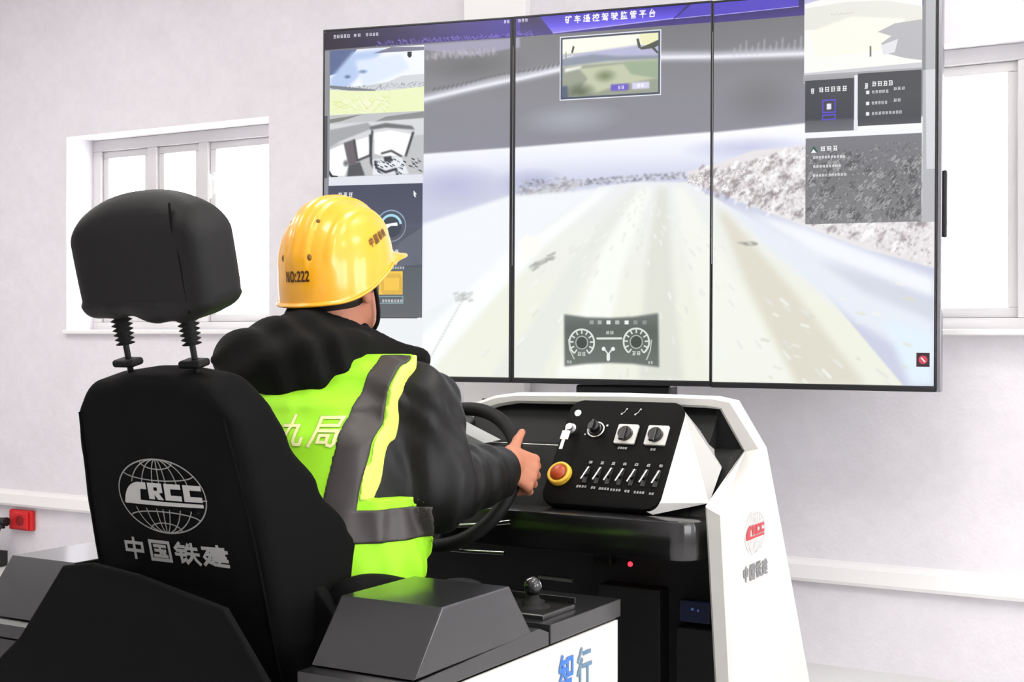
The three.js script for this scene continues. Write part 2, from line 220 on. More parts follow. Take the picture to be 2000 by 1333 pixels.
// windows: a frame set back in the opening, mullions, panes, an inner sill
function windowAt(name, x0, x1, y0, y1, bars, z, parts) {
  const g = new THREE.Group(); g.name = name; g.userData.kind = 'structure'; scene.add(g); g.position.set((x0 + x1) / 2, y0, z);
  const w = x1 - x0, h = y1 - y0, f = 0.055;
  const fr = [box(w, f, 0.07, 0, f / 2, 0), box(w, f, 0.07, 0, h - f / 2, 0), box(f, h - 2 * f, 0.07, -w / 2 + f / 2, h / 2, 0), box(f, h - 2 * f, 0.07, w / 2 - f / 2, h / 2, 0)];
  mesh('window_frame', merge(fr), M.winFrame, g);
  let prev = -w / 2 + f;
  for (const [bx, bw] of [...bars.map(([b, bw]) => [b - (x0 + x1) / 2, bw]), [w / 2 - f, 0]]) {
    const a = prev, b = bx - bw / 2; prev = bx + bw / 2;
    if (bw) mesh('mullion', box(bw, h - 2 * f, 0.06, bx, h / 2, 0.004), M.winFrame, g);
    const s = 0.035, cx = (a + b) / 2, sw = b - a, sh = h - 2 * f;
    const sash = mesh('sash', merge([box(sw, s, 0.045, cx, f + s / 2, -0.005), box(sw, s, 0.045, cx, h - f - s / 2, -0.005), box(s, sh - 2 * s, 0.045, a + s / 2, h / 2, -0.005), box(s, sh - 2 * s, 0.045, b - s / 2, h / 2, -0.005)]), M.winFrame, g);
    mesh('pane', new THREE.PlaneGeometry(sw - 2 * s + 0.006, sh - 2 * s + 0.006).translate(cx, h / 2, -0.005), M.glass, sash);
  }
  mesh('window_sill', box(w, 0.02, 0.2, 0, 0.008, 0.13, 0.006), M.whiteTrim, g);
  if (parts) parts(g, w, h);
  return g;
}
windowAt('window_1', -5.258, -3.99, 1.14, 2.09, [[-4.86, 0.06], [-4.53, 0.06]], -WD - 0.2, (g, w, h) => {
  mesh('window_handle', merge([box(0.022, 0.1, 0.012, 0.18, 0.7, 0.04, 0.004), box(0.02, 0.014, 0.04, 0.18, 0.72, 0.06, 0.004), box(0.02, 0.11, 0.014, 0.18, 0.68, 0.082, 0.005)]), M.whiteTrim, g);
});
windowAt('window_2', -1.86, -0.59, 1.14, 2.1, [[-0.862, 0.05]], -WD - 0.14, (g, w, h) => { mesh('insect_screen', box(0.15, h - 0.12, 0.006, 0.5, h / 2, 0.028, 0.002), std({ color: '#84828c', roughness: 0.9 }), g); });
for (const [n, a, b] of [['window_3', 2.3, 3.9], ['window_4', 0.0, 1.6]]) {
  const g = windowAt(n, -0.8, 0.8, 0.9, 2.4, [[0, 0.06]], 0); g.rotation.y = -Math.PI / 2; g.position.set(WX1 + 0.2, 0.9, -(a + b) / 2);
}
// square LED panels on the ceiling; they light the room from above the frame
for (const x of [-5.0, -2.9, -0.8, 1.1]) for (const d of [1.4, 2.9]) {
  const g = thing('ceiling_light', 'square white LED panel set flush on the ceiling above the room', 'ceiling light', V(x, CEIL, -d), 'square LED panels on the ceiling');
  mesh('frame', merge([box(0.64, 0.03, 0.02, 0, -0.015, 0.31), box(0.64, 0.03, 0.02, 0, -0.015, -0.31), box(0.02, 0.03, 0.6, 0.31, -0.015, 0), box(0.02, 0.03, 0.6, -0.31, -0.015, 0)]), M.whiteTrim, g);
  mesh('diffuser', new THREE.BoxGeometry(0.6, 0.012, 0.6).translate(0, -0.012, 0), glow('#ffffff', 1.2), g);
  const l = new THREE.RectAreaLight('#fffaf4', LAMP, 0.6, 0.6); l.name = 'panel_light'; l.position.set(x, CEIL - 0.035, -d); l.rotation.x = -Math.PI / 2; scene.add(l);
}
// red socket with a black plug, and the case on the floor below it
{
  const g = thing('wall_socket', 'red square power socket on the white wall at the far left', 'socket', P(-5.555, 0.17, WD));
  mesh('back_box', box(0.165, 0.1, 0.03, 0, 0.05, 0.016, 0.01), M.red, g);
  const fp = mesh('face_plate', box(0.105, 0.086, 0.016, 0.015, 0.05, 0.036, 0.012), M.red, g);
  mesh('socket_hole', merge([cyl(0.026, 0.026, 0.004).rotateX(Math.PI / 2).translate(0.015, 0.05, 0.045), box(0.008, 0.03, 0.006, 0.015, 0.05, 0.047, 0.002)]), M.redDark, fp);
  const p = thing('power_plug', 'black plug and hanging cord left of the red wall socket', 'plug', P(-5.62, 0.0, WD - 0.06));
  mesh('plug_body', merge([cyl(0.018, 0.022, 0.05, 20).rotateZ(Math.PI / 2).translate(0.0, 0.215, 0.015), cyl(0.014, 0.02, 0.03, 20).translate(-0.018, 0.195, 0.015)]), M.black, p);
  mesh('cord', tube([V(-0.02, 0.19, 0.015), V(-0.03, 0.15, 0.02), V(-0.03, 0.1, 0.02), V(-0.04, 0.03, 0.03), V(-0.07, 0.008, 0.06), V(-0.2, 0.006, 0.1)], 0.005), M.black, p);
  const c = thing('floor_case', 'black sloping case on the floor below the red socket', 'case', P(-5.7, 0, WD - 0.2));
  mesh('body', sideExtrude([[-0.1, 0.004], [0.12, 0.004], [0.12, 0.075], [0.06, 0.085], [-0.1, 0.03]], -0.16, 0.12, 0.004), M.black, c);
  mesh('handle', tube([V(-0.07, 0.075, -0.1), V(-0.06, 0.098, -0.1), V(0.02, 0.098, -0.1), V(0.03, 0.075, -0.1)], 0.006), M.rubber, c);
}
// ------------------------------------------------------------------ the three displays and the picture they show
const [screenCanvas, S] = canvas(2048, 1216);
{
  const c = S, r = rng(5), U = (x) => (x < 705 ? x * 682.7 / 705 : x < 1373 ? 682.7 + (x - 705) * 682.7 / 668 : 1365.3 + (x - 1373) * 682.7 / 675);
  const poly = (col, ...p) => { c.fillStyle = col; c.beginPath(); for (let i = 0; i < p.length; i += 2) c[i ? 'lineTo' : 'moveTo'](U(p[i]), p[i + 1]); c.closePath(); c.fill(); };
  const rect = (col, x0, y0, x1, y1) => { c.fillStyle = col; c.fillRect(U(x0), y0, U(x1) - U(x0), y1 - y0); };
  const line = (col, w, ...p) => { c.strokeStyle = col; c.lineWidth = w; c.lineCap = 'round'; c.lineJoin = 'round'; c.beginPath(); for (let i = 0; i < p.length; i += 2) c[i ? 'lineTo' : 'moveTo'](U(p[i]), p[i + 1]); c.stroke(); };
  const lg = (y0, y1, ...s) => { const g = c.createLinearGradient(0, y0, 0, y1); for (let i = 0; i < s.length; i += 2) g.addColorStop(s[i], s[i + 1]); return g; };
  const blob = (col, x, y, rx, ry) => { c.save(); c.translate(U(x), y); c.scale(rx, ry); const g = c.createRadialGradient(0, 0, 0, 0, 0, 1), k = new THREE.Color(col), a = (o) => `rgba(${Math.round(k.r ** (1 / 2.2) * 255)},${Math.round(k.g ** (1 / 2.2) * 255)},${Math.round(k.b ** (1 / 2.2) * 255)},${o})`; g.addColorStop(0, a(0.9)); g.addColorStop(0.5, a(0.5)); g.addColorStop(1, a(0)); c.fillStyle = g; c.fillRect(-1, -1, 2, 2); c.restore(); };
  // the picture from the truck: dark band with a pale railing, snowy plain, road
  rect(lg(40, 450, 0, '#77767a', 0.35, '#85858a', 0.6, '#8b8b92', 1, '#8d8c99'), 0, 0, 2048, 460);
  blob('#a9adb8', 900, 350, 200, 60); blob('#6b6b6d', 560, 150, 200, 60); blob('#7c7b7e', 1520, 320, 130, 90);
  poly('#a09db4', 200, 88, 385, 88, 560, 118, 720, 100, 720, 66, 200, 70);
  for (let i = 0; i < 260; i++) { const x = 390 + r() * 260; line(r() < 0.5 ? '#c6c0cc' : '#8f8c96', 1.5, x, 92 + r() * 22, x + 6, 100 + r() * 26); }
  c.save(); c.filter = 'blur(7px)'; line('#c9c9d4', 26, 380, 258, 560, 226, 705, 203, 869, 178, 1040, 166, 1211, 162, 1373, 172, 1520, 177, 1680, 184); c.restore();
  c.save(); c.filter = 'blur(2px)'; line('#f1f1f8', 10, 380, 260, 560, 230, 705, 208, 869, 183, 1040, 170, 1211, 166, 1373, 174, 1520, 179, 1680, 185); c.restore();
  for (let i = 0; i < 26; i++) { const t = i / 26, x = lerp(420, 870, t); line('#66666c', 5, x, lerp(228, 163, t) + 6 * Math.sin(t * 9), x + 9, lerp(222, 158, t)); }
  for (let i = 0; i < 12; i++) { const x = 1440 + i * 19; line('#c4c4cc', 3, x, 150 - (i % 3) * 10, x - 3, 176); }
  // snow plain
  const edge = [380, 447, 705, 437, 1042, 426, 1373, 416, 1700, 400, 2048, 400];
  poly(lg(410, 600, 0, '#fbfbff', 0.35, '#eef0fb', 0.7, '#d5d8ec', 1, '#cdd0e4'), ...edge, 2048, 1216, 380, 1216);
  blob('#b9bcdc', 500, 560, 190, 80); blob('#b4b7d6', 770, 560, 130, 55); blob('#c6c9e6', 1480, 470, 220, 40);
  for (let i = 0; i < 420; i++) { const t = r(), x = lerp(720, 1290, t), y = lerp(570, 552, t) + (r() - 0.5) * 26 * (t < 0.3 ? 1.6 : 0.8); line(['#8f8f9d', '#b7b7c2', '#777787', '#e4e4ee'][Math.floor(r() * 4)], 2 + r() * 2, x, y, x + 3 + r() * 8, y + (r() - 0.5) * 3); }
  poly('#c9c8cf', 705, 600, 905, 556, 940, 570, 760, 652, 705, 664);
  for (let i = 0; i < 260; i++) { const x = 708 + r() * 200, y = 575 + r() * 70 - (x - 708) * 0.12; line(['#a5a3ab', '#c6c4ca', '#8d8b95', '#dcdce4'][Math.floor(r() * 4)], 3, x, y, x + 10, y - 3); }
  // scrub hillside on the right
  poly('#e9e5e6', 1290, 545, 1500, 480, 1680, 470, 2048, 460, 2048, 860, 1850, 800, 1658, 722, 1480, 650, 1373, 600);
  for (let i = 0; i < 3600; i++) { const x = 1300 + r() * 740, top = lerp(556, 470, clamp((x - 1300) / 380, 0, 1)), bot = lerp(575, 860, clamp((x - 1300) / 740, 0, 1)); const y = lerp(top, bot, r()); line(['#cfc8ca', '#fbf9f9', '#b5adaf', '#f2eded', '#ffffff', '#9d9598'][Math.floor(r() * 6)], 1.5 + r() * 3, x, y, x + (r() - 0.4) * 9, y - (r() - 0.2) * 9); }
  // road: pale, with lengthwise tracks towards the vanishing point
  poly(lg(560, 1216, 0, '#eceef2', 0.3, '#eef0ea', 0.7, '#eff1e2', 1, '#eff1e4'), 1000, 580, 1128, 568, 1300, 574, 1480, 690, 1700, 900, 1960, 1216, 200, 1216, 560, 940, 820, 700);
  c.save(); c.filter = 'blur(5px)'; poly('#f2f5f9', 380, 690, 705, 600, 1000, 585, 820, 705, 560, 940, 380, 1060); poly('#eef3f5', 380, 1000, 560, 920, 640, 900, 300, 1216, 380, 1216); c.restore();
  c.save(); c.filter = 'blur(10px)';
  poly('#fbfdfd', 1000, 590, 1050, 585, 800, 780, 420, 1190, 250, 1190, 690, 800);
  poly('#e8ebe4', 1105, 590, 1140, 590, 990, 800, 800, 1216, 640, 1216, 900, 830);
  poly('#f8faf4', 1140, 590, 1180, 590, 1080, 860, 1010, 1216, 850, 1216, 1010, 800);
  poly('#e0e2d8', 1200, 590, 1232, 590, 1250, 860, 1290, 1216, 1140, 1216, 1160, 860);
  poly('#f4f6ee', 1250, 590, 1290, 590, 1400, 800, 1640, 1216, 1380, 1216, 1310, 860);
  poly('#dfdccd', 1385, 660, 1420, 680, 1640, 940, 1850, 1216, 1640, 1216, 1480, 900);
  poly('#e7edf6', 1400, 640, 1500, 690, 2048, 1010, 2048, 1160, 1800, 1010, 1560, 800);
  poly('#d4dae4', 1700, 830, 1850, 880, 2048, 960, 2048, 1020, 1840, 930);
  poly('#e3f1fb', 1900, 1010, 2048, 1060, 2048, 1216, 1980, 1216);
  poly('#f3f6fb', 1480, 672, 1660, 726, 2048, 890, 2048, 950, 1700, 815);
  c.restore();
  for (let i = 0; i < 200; i++) { const t = r(), a = (r() - 0.5) * 1.6, x = 1150 + a * 1000 * t * t, y = lerp(585, 1216, t * t); line(['#e9ebe5', '#f4f6f1', '#e4e6de', '#f0f2ea'][Math.floor(r() * 4)], 2 + t * 6, x, y, x + a * 40 * t, y + 24 * t); }
  for (let i = 0; i < 50; i++) { const t = r(), x = 760 + t * 75 + (r() - 0.5) * 16, y = 850 - t * 42 + (r() - 0.5) * 18; line(r() < 0.6 ? '#b9bab6' : '#9fa09c', 3, x, y, x + 12, y - 5); }
  for (let i = 0; i < 22; i++) { const x = 500 + r() * 60, y = 930 + r() * 30; line('#b3b6b3', 3, x, y, x + 16, y - 4); line('#b9bcb8', 3, 400 + i * 6, 1170 - i * 10, 408 + i * 6, 1168 - i * 10); }
  for (let i = 0; i < 14; i++) { const x = 1450 + r() * 60, y = 770 + r() * 10; line('#9c9a94', 3, x, y, x + 14, y); }
  c.save(); c.filter = 'blur(3px)'; poly('#fdfbf4', 715, 760, 745, 735, 800, 750, 790, 800, 740, 815); c.restore();
  for (let k = 0; k < 170; k++) { const x0 = 1330 + r() * 700, top = lerp(545, 480, clamp((x0 - 1300) / 380, 0, 1)), bot = lerp(590, 840, clamp((x0 - 1300) / 740, 0, 1)), y0 = lerp(top, bot, r()), dark = r() < 0.55; for (let i = 0; i < 9; i++) { const x = x0 + (r() - 0.5) * 22, y = y0 + (r() - 0.5) * 22 - (x - x0) * 0.5; line(dark ? ['#a79da0', '#8f8689'][i % 2] : '#ffffff', 2 + r() * 3, x, y, x + 4 + r() * 5, y - 4 - r() * 5); } }
  for (let i = 0; i < 24; i++) { const x = 1480 + r() * 500, y = 900 + r() * 300; line(['#e2e2d4', '#f3f3ea', '#dcdccf'][i % 3], 3 + r() * 5, x, y, x + 8 + r() * 16, y + 6); }
  c.filter = 'blur(2.4px)'; c.drawImage(screenCanvas, 0, 0); c.filter = 'none';
  for (let i = 0; i < 900; i++) { const x = 1300 + r() * 740, top = lerp(556, 470, clamp((x - 1300) / 380, 0, 1)), bot = lerp(575, 850, clamp((x - 1300) / 740, 0, 1)), y = lerp(top, bot, r()); line(['#d5cfd0', '#ffffff', '#aaa1a3'][Math.floor(r() * 3)], 1.5 + r() * 1.5, x, y, x + (r() - 0.4) * 6, y - (r() - 0.3) * 6); }
  // header bar
  rect(lg(0, 70, 0, '#2c2350', 1, '#4a3c8e'), 0, -5, 2048, 64);
  { const g = c.createLinearGradient(U(0), 0, U(700), 0); g.addColorStop(0, '#2b2533'); g.addColorStop(0.35, '#30284e'); g.addColorStop(1, '#4a3a9c'); poly(g, 0, 0, 720, 0, 720, 56, 0, 66); }
  for (let i = 0; i < 150; i++) { const x = 200 + r() * 560; line('#7f6fd0', 1.5, x, 44 + r() * 18, x + 8, 50 + r() * 14); }
  poly(lg(0, 60, 0, '#4031b0', 0.6, '#6555e6', 1, '#9488f0'), 790, 0, 1300, 0, 1250, 42, 838, 60);
  line('#b9b0ff', 3, 838, 60, 1250, 42);
  poly('#5445c4', 1256, 42, 1310, 0, 1640, 0, 1640, 34);
  line('#c8c2ff', 2, 1256, 43, 1640, 35);
  c.strokeStyle = '#ffffff'; word(c, '矿车遥控驾驶监管平台', U(880), 6, 24, 26, 8.6, 3.2);
  c.strokeStyle = '#f3f1ff'; blur(c, U(32), 14, 66, 13, 21); blur(c, U(112), 15, 30, 12, 22); blur(c, U(160), 15, 50, 12, 23); blur(c, U(680), 3, 22, 12, 24); blur(c, U(712), 3, 38, 12, 25);
  // left column: plain seen from the side, view into the cab
  c.save(); c.beginPath(); c.rect(U(20), 70, U(386) - U(20), 452); c.clip();
  rect('#f3f7fd', 0, 60, 390, 300);
  poly('#5d6c96', 0, 66, 130, 66, 60, 150, 0, 160); c.save(); c.filter = 'blur(6px)'; poly('#b9cdf0', 20, 170, 110, 80, 240, 74, 130, 170, 90, 205, 20, 220); poly('#dfeafc', 120, 110, 300, 95, 330, 150, 150, 210); c.restore();
  poly('#7d7d92', 190, 88, 260, 70, 386, 76, 386, 88); blob('#46618f', 90, 165, 16, 9); blob('#5f7ea8', 150, 150, 22, 9);
  poly('#d5d8dc', 20, 192, 120, 205, 250, 190, 300, 172, 386, 170, 386, 214, 240, 222, 100, 218, 20, 205);
  for (let i = 0; i < 200; i++) { const x = 22 + r() * 364, y = 200 + r() * 16; line(['#a4a8ad', '#c9ccd0', '#878d92'][Math.floor(r() * 3)], 2, x, y, x + 4, y - 6 * r()); }
  poly('#7c828a', 20, 192, 60, 197, 200, 216, 200, 221, 90, 213, 20, 202);
  poly('#eef5c4', 20, 208, 120, 217, 250, 221, 386, 214, 386, 302, 20, 300);
  for (let i = 0; i < 60; i++) { const x = 30 + r() * 200; line(r() < 0.5 ? '#dfeaa2' : '#f5f9d8', 3, x, 232 + r() * 60, x + 30, 240 + r() * 56); }
  poly('#20242a', 322, 90, 338, 90, 338, 106, 330, 112, 322, 104);
  // the cab
  rect('#c3c4c6', 0, 298, 390, 524);
  poly('#84877f', 20, 312, 150, 300, 60, 322, 20, 326); poly('#8c8e90', 190, 330, 240, 312, 386, 300, 386, 322);
  c.save(); c.filter = 'blur(2px)';
  poly('#d9dadd', 20, 330, 386, 324, 386, 380, 20, 400); poly('#a7a9ac', 20, 350, 170, 330, 190, 350, 60, 392, 20, 410);
  poly('#6f7274', 178, 344, 240, 334, 340, 348, 352, 362, 240, 350, 180, 356);
  poly('#fdfeff', 20, 420, 78, 400, 100, 470, 80, 515, 20, 515); poly('#fdfeff', 118, 392, 180, 378, 184, 440, 132, 460); poly('#fefefe', 196, 366, 260, 360, 340, 378, 322, 450, 240, 452, 196, 440);
  poly('#6c6569', 76, 398, 118, 386, 128, 470, 96, 480); line('#3b3d42', 7, 118, 390, 130, 462, 180, 445, 188, 360); line('#33353a', 8, 345, 372, 318, 450);
  line('#3c3e44', 9, 180, 376, 184, 470, 200, 500); poly('#55565b', 96, 478, 140, 466, 160, 515, 90, 518); poly('#e9ecf2', 190, 460, 300, 452, 330, 515, 190, 515);
  line('#23252b', 8, 200, 468, 205, 490, 240, 506, 280, 496, 286, 515); line('#2e3036', 6, 225, 440, 262, 432, 300, 452); poly('#3d4047', 232, 452, 262, 450, 266, 470, 236, 470);
  c.filter = 'none';
  for (let i = 0; i < 40; i++) { const x = 195 + r() * 180, y = 460 + r() * 50; line(['#4f535c', '#9a9fa9', '#2c2f36'][Math.floor(r() * 3)], 4, x, y, x + 8, y + 4); }
  line('#2a2c31', 9, 16, 495, 30, 515, 50, 518); blob('#3c3f45', 85, 470, 14, 16);
  c.restore(); c.restore();
  rect('#e3e5ee', 0, 517, 384, 548);
  rect('#8f9298', 0, 70, 18, 1216); rect('#55565c', 0, 300, 12, 520); rect('#eef1f4', 0, 1016, 384, 1216);
  // status panel under it
  rect(lg(546, 1014, 0, '#454a5e', 0.28, '#4f5366', 0.45, '#686d7c', 0.62, '#566066', 1, '#64676b'), 16, 548, 382, 1014);
  poly('#9096a6', 300, 750, 382, 700, 382, 830, 200, 840); c.fillStyle = 'rgba(80,84,98,.7)'; c.fillRect(U(200), 700, U(382) - U(200), 140);
  c.strokeStyle = '#ffffff'; blur(c, U(52), 572, 62, 18, 31); poly('#ffffff', 348, 572, 360, 586, 354, 588, 358, 596, 352, 596, 348, 588);
  c.lineWidth = 5; c.strokeStyle = '#6fb3c8'; c.beginPath(); c.arc(U(262), 694, 54, Math.PI * 0.95, Math.PI * 1.85); c.stroke(); c.lineWidth = 3; c.strokeStyle = '#9aa6b4'; c.beginPath(); c.arc(U(262), 694, 54, 0, 7); c.stroke();
  c.fillStyle = '#3a4450'; c.beginPath(); c.arc(U(262), 694, 40, 0, 7); c.fill(); c.lineWidth = 9; c.strokeStyle = '#a9dcec'; c.beginPath(); c.arc(U(262), 694, 37, Math.PI * 1.05, Math.PI * 1.95); c.stroke();
  poly('#ffffff', 240, 688, 286, 682, 288, 694, 262, 694, 246, 704);
  c.strokeStyle = '#e8eef2'; blur(c, U(258), 776, 34, 18, 33); blur(c, U(228), 836, 84, 9, 34); blur(c, U(228), 950, 78, 11, 35);
  rect('#f6c94f', 216, 852, 308, 934); for (let i = 0; i < 5; i++) { c.strokeStyle = '#e0b547'; c.lineWidth = 3; c.strokeRect(U(226) + i * 2, 862 + i * 3, 68, 58); }
  c.strokeStyle = '#8db4b8'; c.lineWidth = 3; c.strokeRect(U(214), 940, 92, 24);
  // inset camera picture
  c.save(); c.beginPath(); c.rect(U(866), 78, U(1206) - U(866), 206); c.clip();
  rect('#cfd3c0', 866, 78, 1206, 290); rect('#fbfcec', 866, 84, 1206, 132); c.save(); c.filter = 'blur(3px)';
  poly('#b9b9d8', 866, 140, 1010, 128, 1130, 120, 1206, 122, 1206, 160, 866, 165); poly('#8f97a6', 866, 150, 980, 140, 1060, 152, 1206, 158, 1206, 170, 1030, 166, 866, 176);
  poly('#9aa08f', 866, 176, 1206, 170, 1206, 290, 866, 290); poly('#c3c9ad', 930, 185, 1206, 172, 1206, 230, 1060, 250, 900, 290, 960, 220); poly('#f7f9f2', 880, 182, 940, 176, 936, 184, 880, 194); poly('#9db093', 1080, 175, 1206, 175, 1206, 235, 1110, 215);
  blob('#4f5a45', 935, 262, 62, 34); blob('#6f7b58', 1020, 214, 46, 26); poly('#56617a', 866, 240, 890, 240, 894, 290, 866, 290); c.restore();
  poly('#efeec2', 1136, 84, 1206, 84, 1200, 112, 1168, 128, 1142, 118); poly('#555a4e', 1126, 100, 1134, 98, 1142, 128, 1168, 120, 1204, 106, 1204, 124, 1188, 132, 1202, 150, 1196, 152, 1178, 134, 1144, 136, 1132, 128);
  poly('#4e5548', 908, 106, 914, 112, 908, 132, 902, 130); line('#dfe5dc', 3, 874, 146, 910, 140); line('#5a615a', 2, 884, 126, 884, 148);
  c.save(); c.filter = 'blur(2px)'; c.fillStyle = '#6f60c8'; c.fillRect(U(1040), 244, 62, 22); c.fillStyle = '#d9d6f2'; c.fillRect(U(1112), 242, 60, 22); c.restore(); c.strokeStyle = '#f1eeff'; blur(c, U(1062), 249, 26, 12, 41); c.strokeStyle = '#ffffff'; blur(c, U(1128), 246, 26, 14, 42); c.restore();
  c.strokeStyle = '#4b5266'; c.lineWidth = 8; c.strokeRect(U(868), 80, U(1204) - U(868), 202); c.strokeStyle = '#eef0f6'; c.lineWidth = 3.5; c.strokeRect(U(864), 76, U(1208) - U(864), 210);
  // dials at the foot of the middle display
  c.save(); c.filter = 'blur(3px)'; poly(lg(1000, 1176, 0, '#6f7672', 0.3, '#59625c', 1, '#6d746e'), 882, 1002, 960, 1012, 1040, 1014, 1120, 1010, 1204, 998, 1208, 1174, 1120, 1164, 1040, 1162, 960, 1166, 884, 1176); c.restore();
  for (const [x, y] of [[944, 1096], [1131, 1092]]) {
    c.lineWidth = 6; c.strokeStyle = '#dfe6e1'; c.beginPath(); c.ellipse(U(x), y, 44, 44, 0, Math.PI * 0.7, Math.PI * 2.3); c.stroke();
    for (let k = 0; k < 11; k++) { const a = Math.PI * (0.7 + 1.6 * k / 10); line('#dfe6e1', 5, 0, 0, 0, 0); c.beginPath(); c.moveTo(U(x) + 42 * Math.cos(a), y + 42 * Math.sin(a)); c.lineTo(U(x) + 31 * Math.cos(a), y + 31 * Math.sin(a)); c.stroke(); }
    c.fillStyle = '#434b45'; c.beginPath(); c.arc(U(x), y, 22, 0, 7); c.fill(); c.lineWidth = 4; c.strokeStyle = '#aeb6b1'; c.beginPath(); c.arc(U(x), y, 21, 0, 7); c.stroke(); c.strokeStyle = '#e4ebe6'; blur(c, U(x) - 16, y + 30, 32, 14, 50 + x);
  }
  line('#dfe8e2', 7, 998, 1082, 1080, 1081); c.strokeStyle = '#e6ece8'; blur(c, U(1026), 1056, 30, 12, 61); line('#e6ece8', 5, 1022, 1116, 1036, 1134, 1050, 1116); line('#eef2ef', 12, 1036, 1136, 1036, 1150); c.fillStyle = '#eef2ef'; for (const x of [1020, 1052]) { c.beginPath(); c.arc(U(x), 1116, 7, 0, 7); c.fill(); }
  for (const s of [[898, 1086, 902, 1120, 918, 1150], [1182, 1086, 1178, 1120, 1166, 1150]]) line('#c7cec9', 4, ...s);
  [978, 1006, 1036, 1066, 1098, 1128, 1158].forEach((x, i) => { c.globalAlpha = [0.4, 0.5, 1, 0.6, 1, 0.3, 0.3][i]; rect('#eef2ee', x - 7, 1022, x + 7, 1035); c.globalAlpha = 1; });
  c.strokeStyle = '#dfe5e1'; blur(c, U(892), 1156, 18, 10, 63); blur(c, U(1170), 1154, 18, 10, 64);
  // right column
  c.save(); c.beginPath(); c.rect(U(1658), 0, U(2010) - U(1658), 252); c.clip();
  rect('#f8f8f4', 1658, 0, 2010, 260); poly('#c7c3e6', 1658, 0, 2010, 0, 2010, 20, 1860, 26, 1760, 10, 1658, 30); poly('#e9e8e0', 1658, 44, 1780, 34, 1900, 40, 2010, 66, 2010, 110, 1870, 130, 1658, 110); c.save(); c.filter = 'blur(3px)'; poly('#fbf8ec', 1670, 120, 1800, 80, 1960, 100, 1900, 190, 1700, 200); c.restore();
  poly('#b9b9bd', 1880, 134, 1930, 112, 2010, 106, 2010, 230, 1960, 220, 1900, 200, 1890, 170, 1920, 150); poly('#e6e6ea', 1890, 176, 1940, 160, 1930, 200, 1896, 206); rect('#77776f', 1856, 176, 1861, 208);
  for (let i = 0; i < 14; i++) line('#c9c6ba', 2, 1740 + i * 5, 66 + (i % 3) * 3, 1742 + i * 5, 70); poly('#d0d0d4', 1658, 246, 2010, 236, 2010, 252, 1658, 260); c.restore();
  rect('#a9aaae', 1656, 252, 2010, 262); poly('#a4a4a8', 1656, 262, 1820, 258, 1820, 276, 1656, 280);
  rect(lg(262, 434, 0, '#474950', 0.75, '#40424a', 0.8, '#5d5f66', 1, '#707278'), 1662, 270, 1810, 432); rect(lg(252, 424, 0, '#484950', 0.5, '#4a4d50', 0.85, '#45474e', 1, '#55575d'), 1822, 258, 2008, 420);
  rect('#eceaf2', 1811, 262, 1821, 434);
  c.strokeStyle = '#ffffff'; blur(c, U(1702), 292, 90, 17, 71); blur(c, U(1678), 294, 14, 18, 72); blur(c, U(1862), 284, 66, 17, 73); blur(c, U(1840), 288, 14, 18, 74);
  c.strokeStyle = '#5a49d8'; c.lineWidth = 4; c.strokeRect(U(1716), 334, 38, 38); c.strokeRect(U(1716), 380, 38, 14); c.fillStyle = '#e9e6ff'; c.fillRect(U(1728), 345, 14, 18);
  c.strokeStyle = '#eceef0'; [[1846, 312, 52], [1846, 346, 48], [1846, 378, 92]].forEach(([x, y, w], i) => { c.fillStyle = '#eceef0'; c.fillRect(U(x), y, 10, 11); blur(c, U(x + 16), y, w, 10, 80 + i); }); blur(c, U(1926), 306, 36, 10, 84); blur(c, U(1926), 341, 24, 10, 85);
  c.save(); c.beginPath(); c.rect(U(1664), 450, U(2010) - U(1664), 268); c.clip(); rect(lg(450, 718, 0, '#7d7d84', 0.4, '#77777a', 1, '#828284'), 1664, 440, 2012, 724);
  for (let k = 0; k < 90; k++) { const x0 = 1670 + r() * 340, y0 = lerp(505, 718, r()); for (let i = 0; i < 8; i++) { const x = x0 + (r() - 0.5) * 20, y = y0 + (r() - 0.5) * 22; line(k % 2 ? '#5c5c60' : '#a3a2a4', 2 + r() * 3, x, y, x + 3 + r() * 5, y - 4 - r() * 5); } }
  for (let i = 0; i < 900; i++) { const x = 1664 + r() * 348, y = lerp(500 - (x - 1664) * 0.08, 718, r()); line(['#6c6c70', '#8d8d90', '#98979a', '#626266', '#a3a2a3', '#77777b'][Math.floor(r() * 6)], 1.5 + r() * 2.5, x, y, x + (r() - 0.45) * 9, y - (r() - 0.3) * 9); } c.restore();
  c.strokeStyle = '#ffffff'; blur(c, U(1708), 476, 56, 16, 91); poly('#2d5a52', 1678, 494, 1690, 474, 1702, 494); poly('#f4f7f6', 1680, 496, 1688, 484, 1698, 496); [[1686, 506, 100], [1686, 534, 88], [1686, 562, 104]].forEach(([x, y, w], i) => blur(c, U(x), y, w, 9, 95 + i));
  rect('#b9babe', 2012, 0, 2048, 720); rect('#8d8e94', 2012, 0, 2020, 260); poly('#d9dae0', 2020, 260, 2048, 260, 2048, 560, 2024, 560);
  rect('#3a2028', 1998, 1116, 2036, 1158); c.fillStyle = '#d4465a'; c.beginPath(); c.arc(U(2017), 1137, 13, 0, 7); c.fill(); c.strokeStyle = '#ffffff'; c.lineWidth = 4; c.beginPath(); c.moveTo(U(2017) - 6, 1130); c.lineTo(U(2017) + 6, 1144); c.stroke();
}
const screenTex = tex(screenCanvas);
const SEATS = [['leftmost of the three tall displays, showing the inset cab camera pictures', -3.025, 3.804, -2.345, 3.953], ['middle of the three tall displays, showing the road and two dials', -2.345, 3.953, -1.682, 4.066], ['rightmost of the three tall displays, showing dark text panels over scrub', -1.682, 4.066, -1.006, 4.158]];
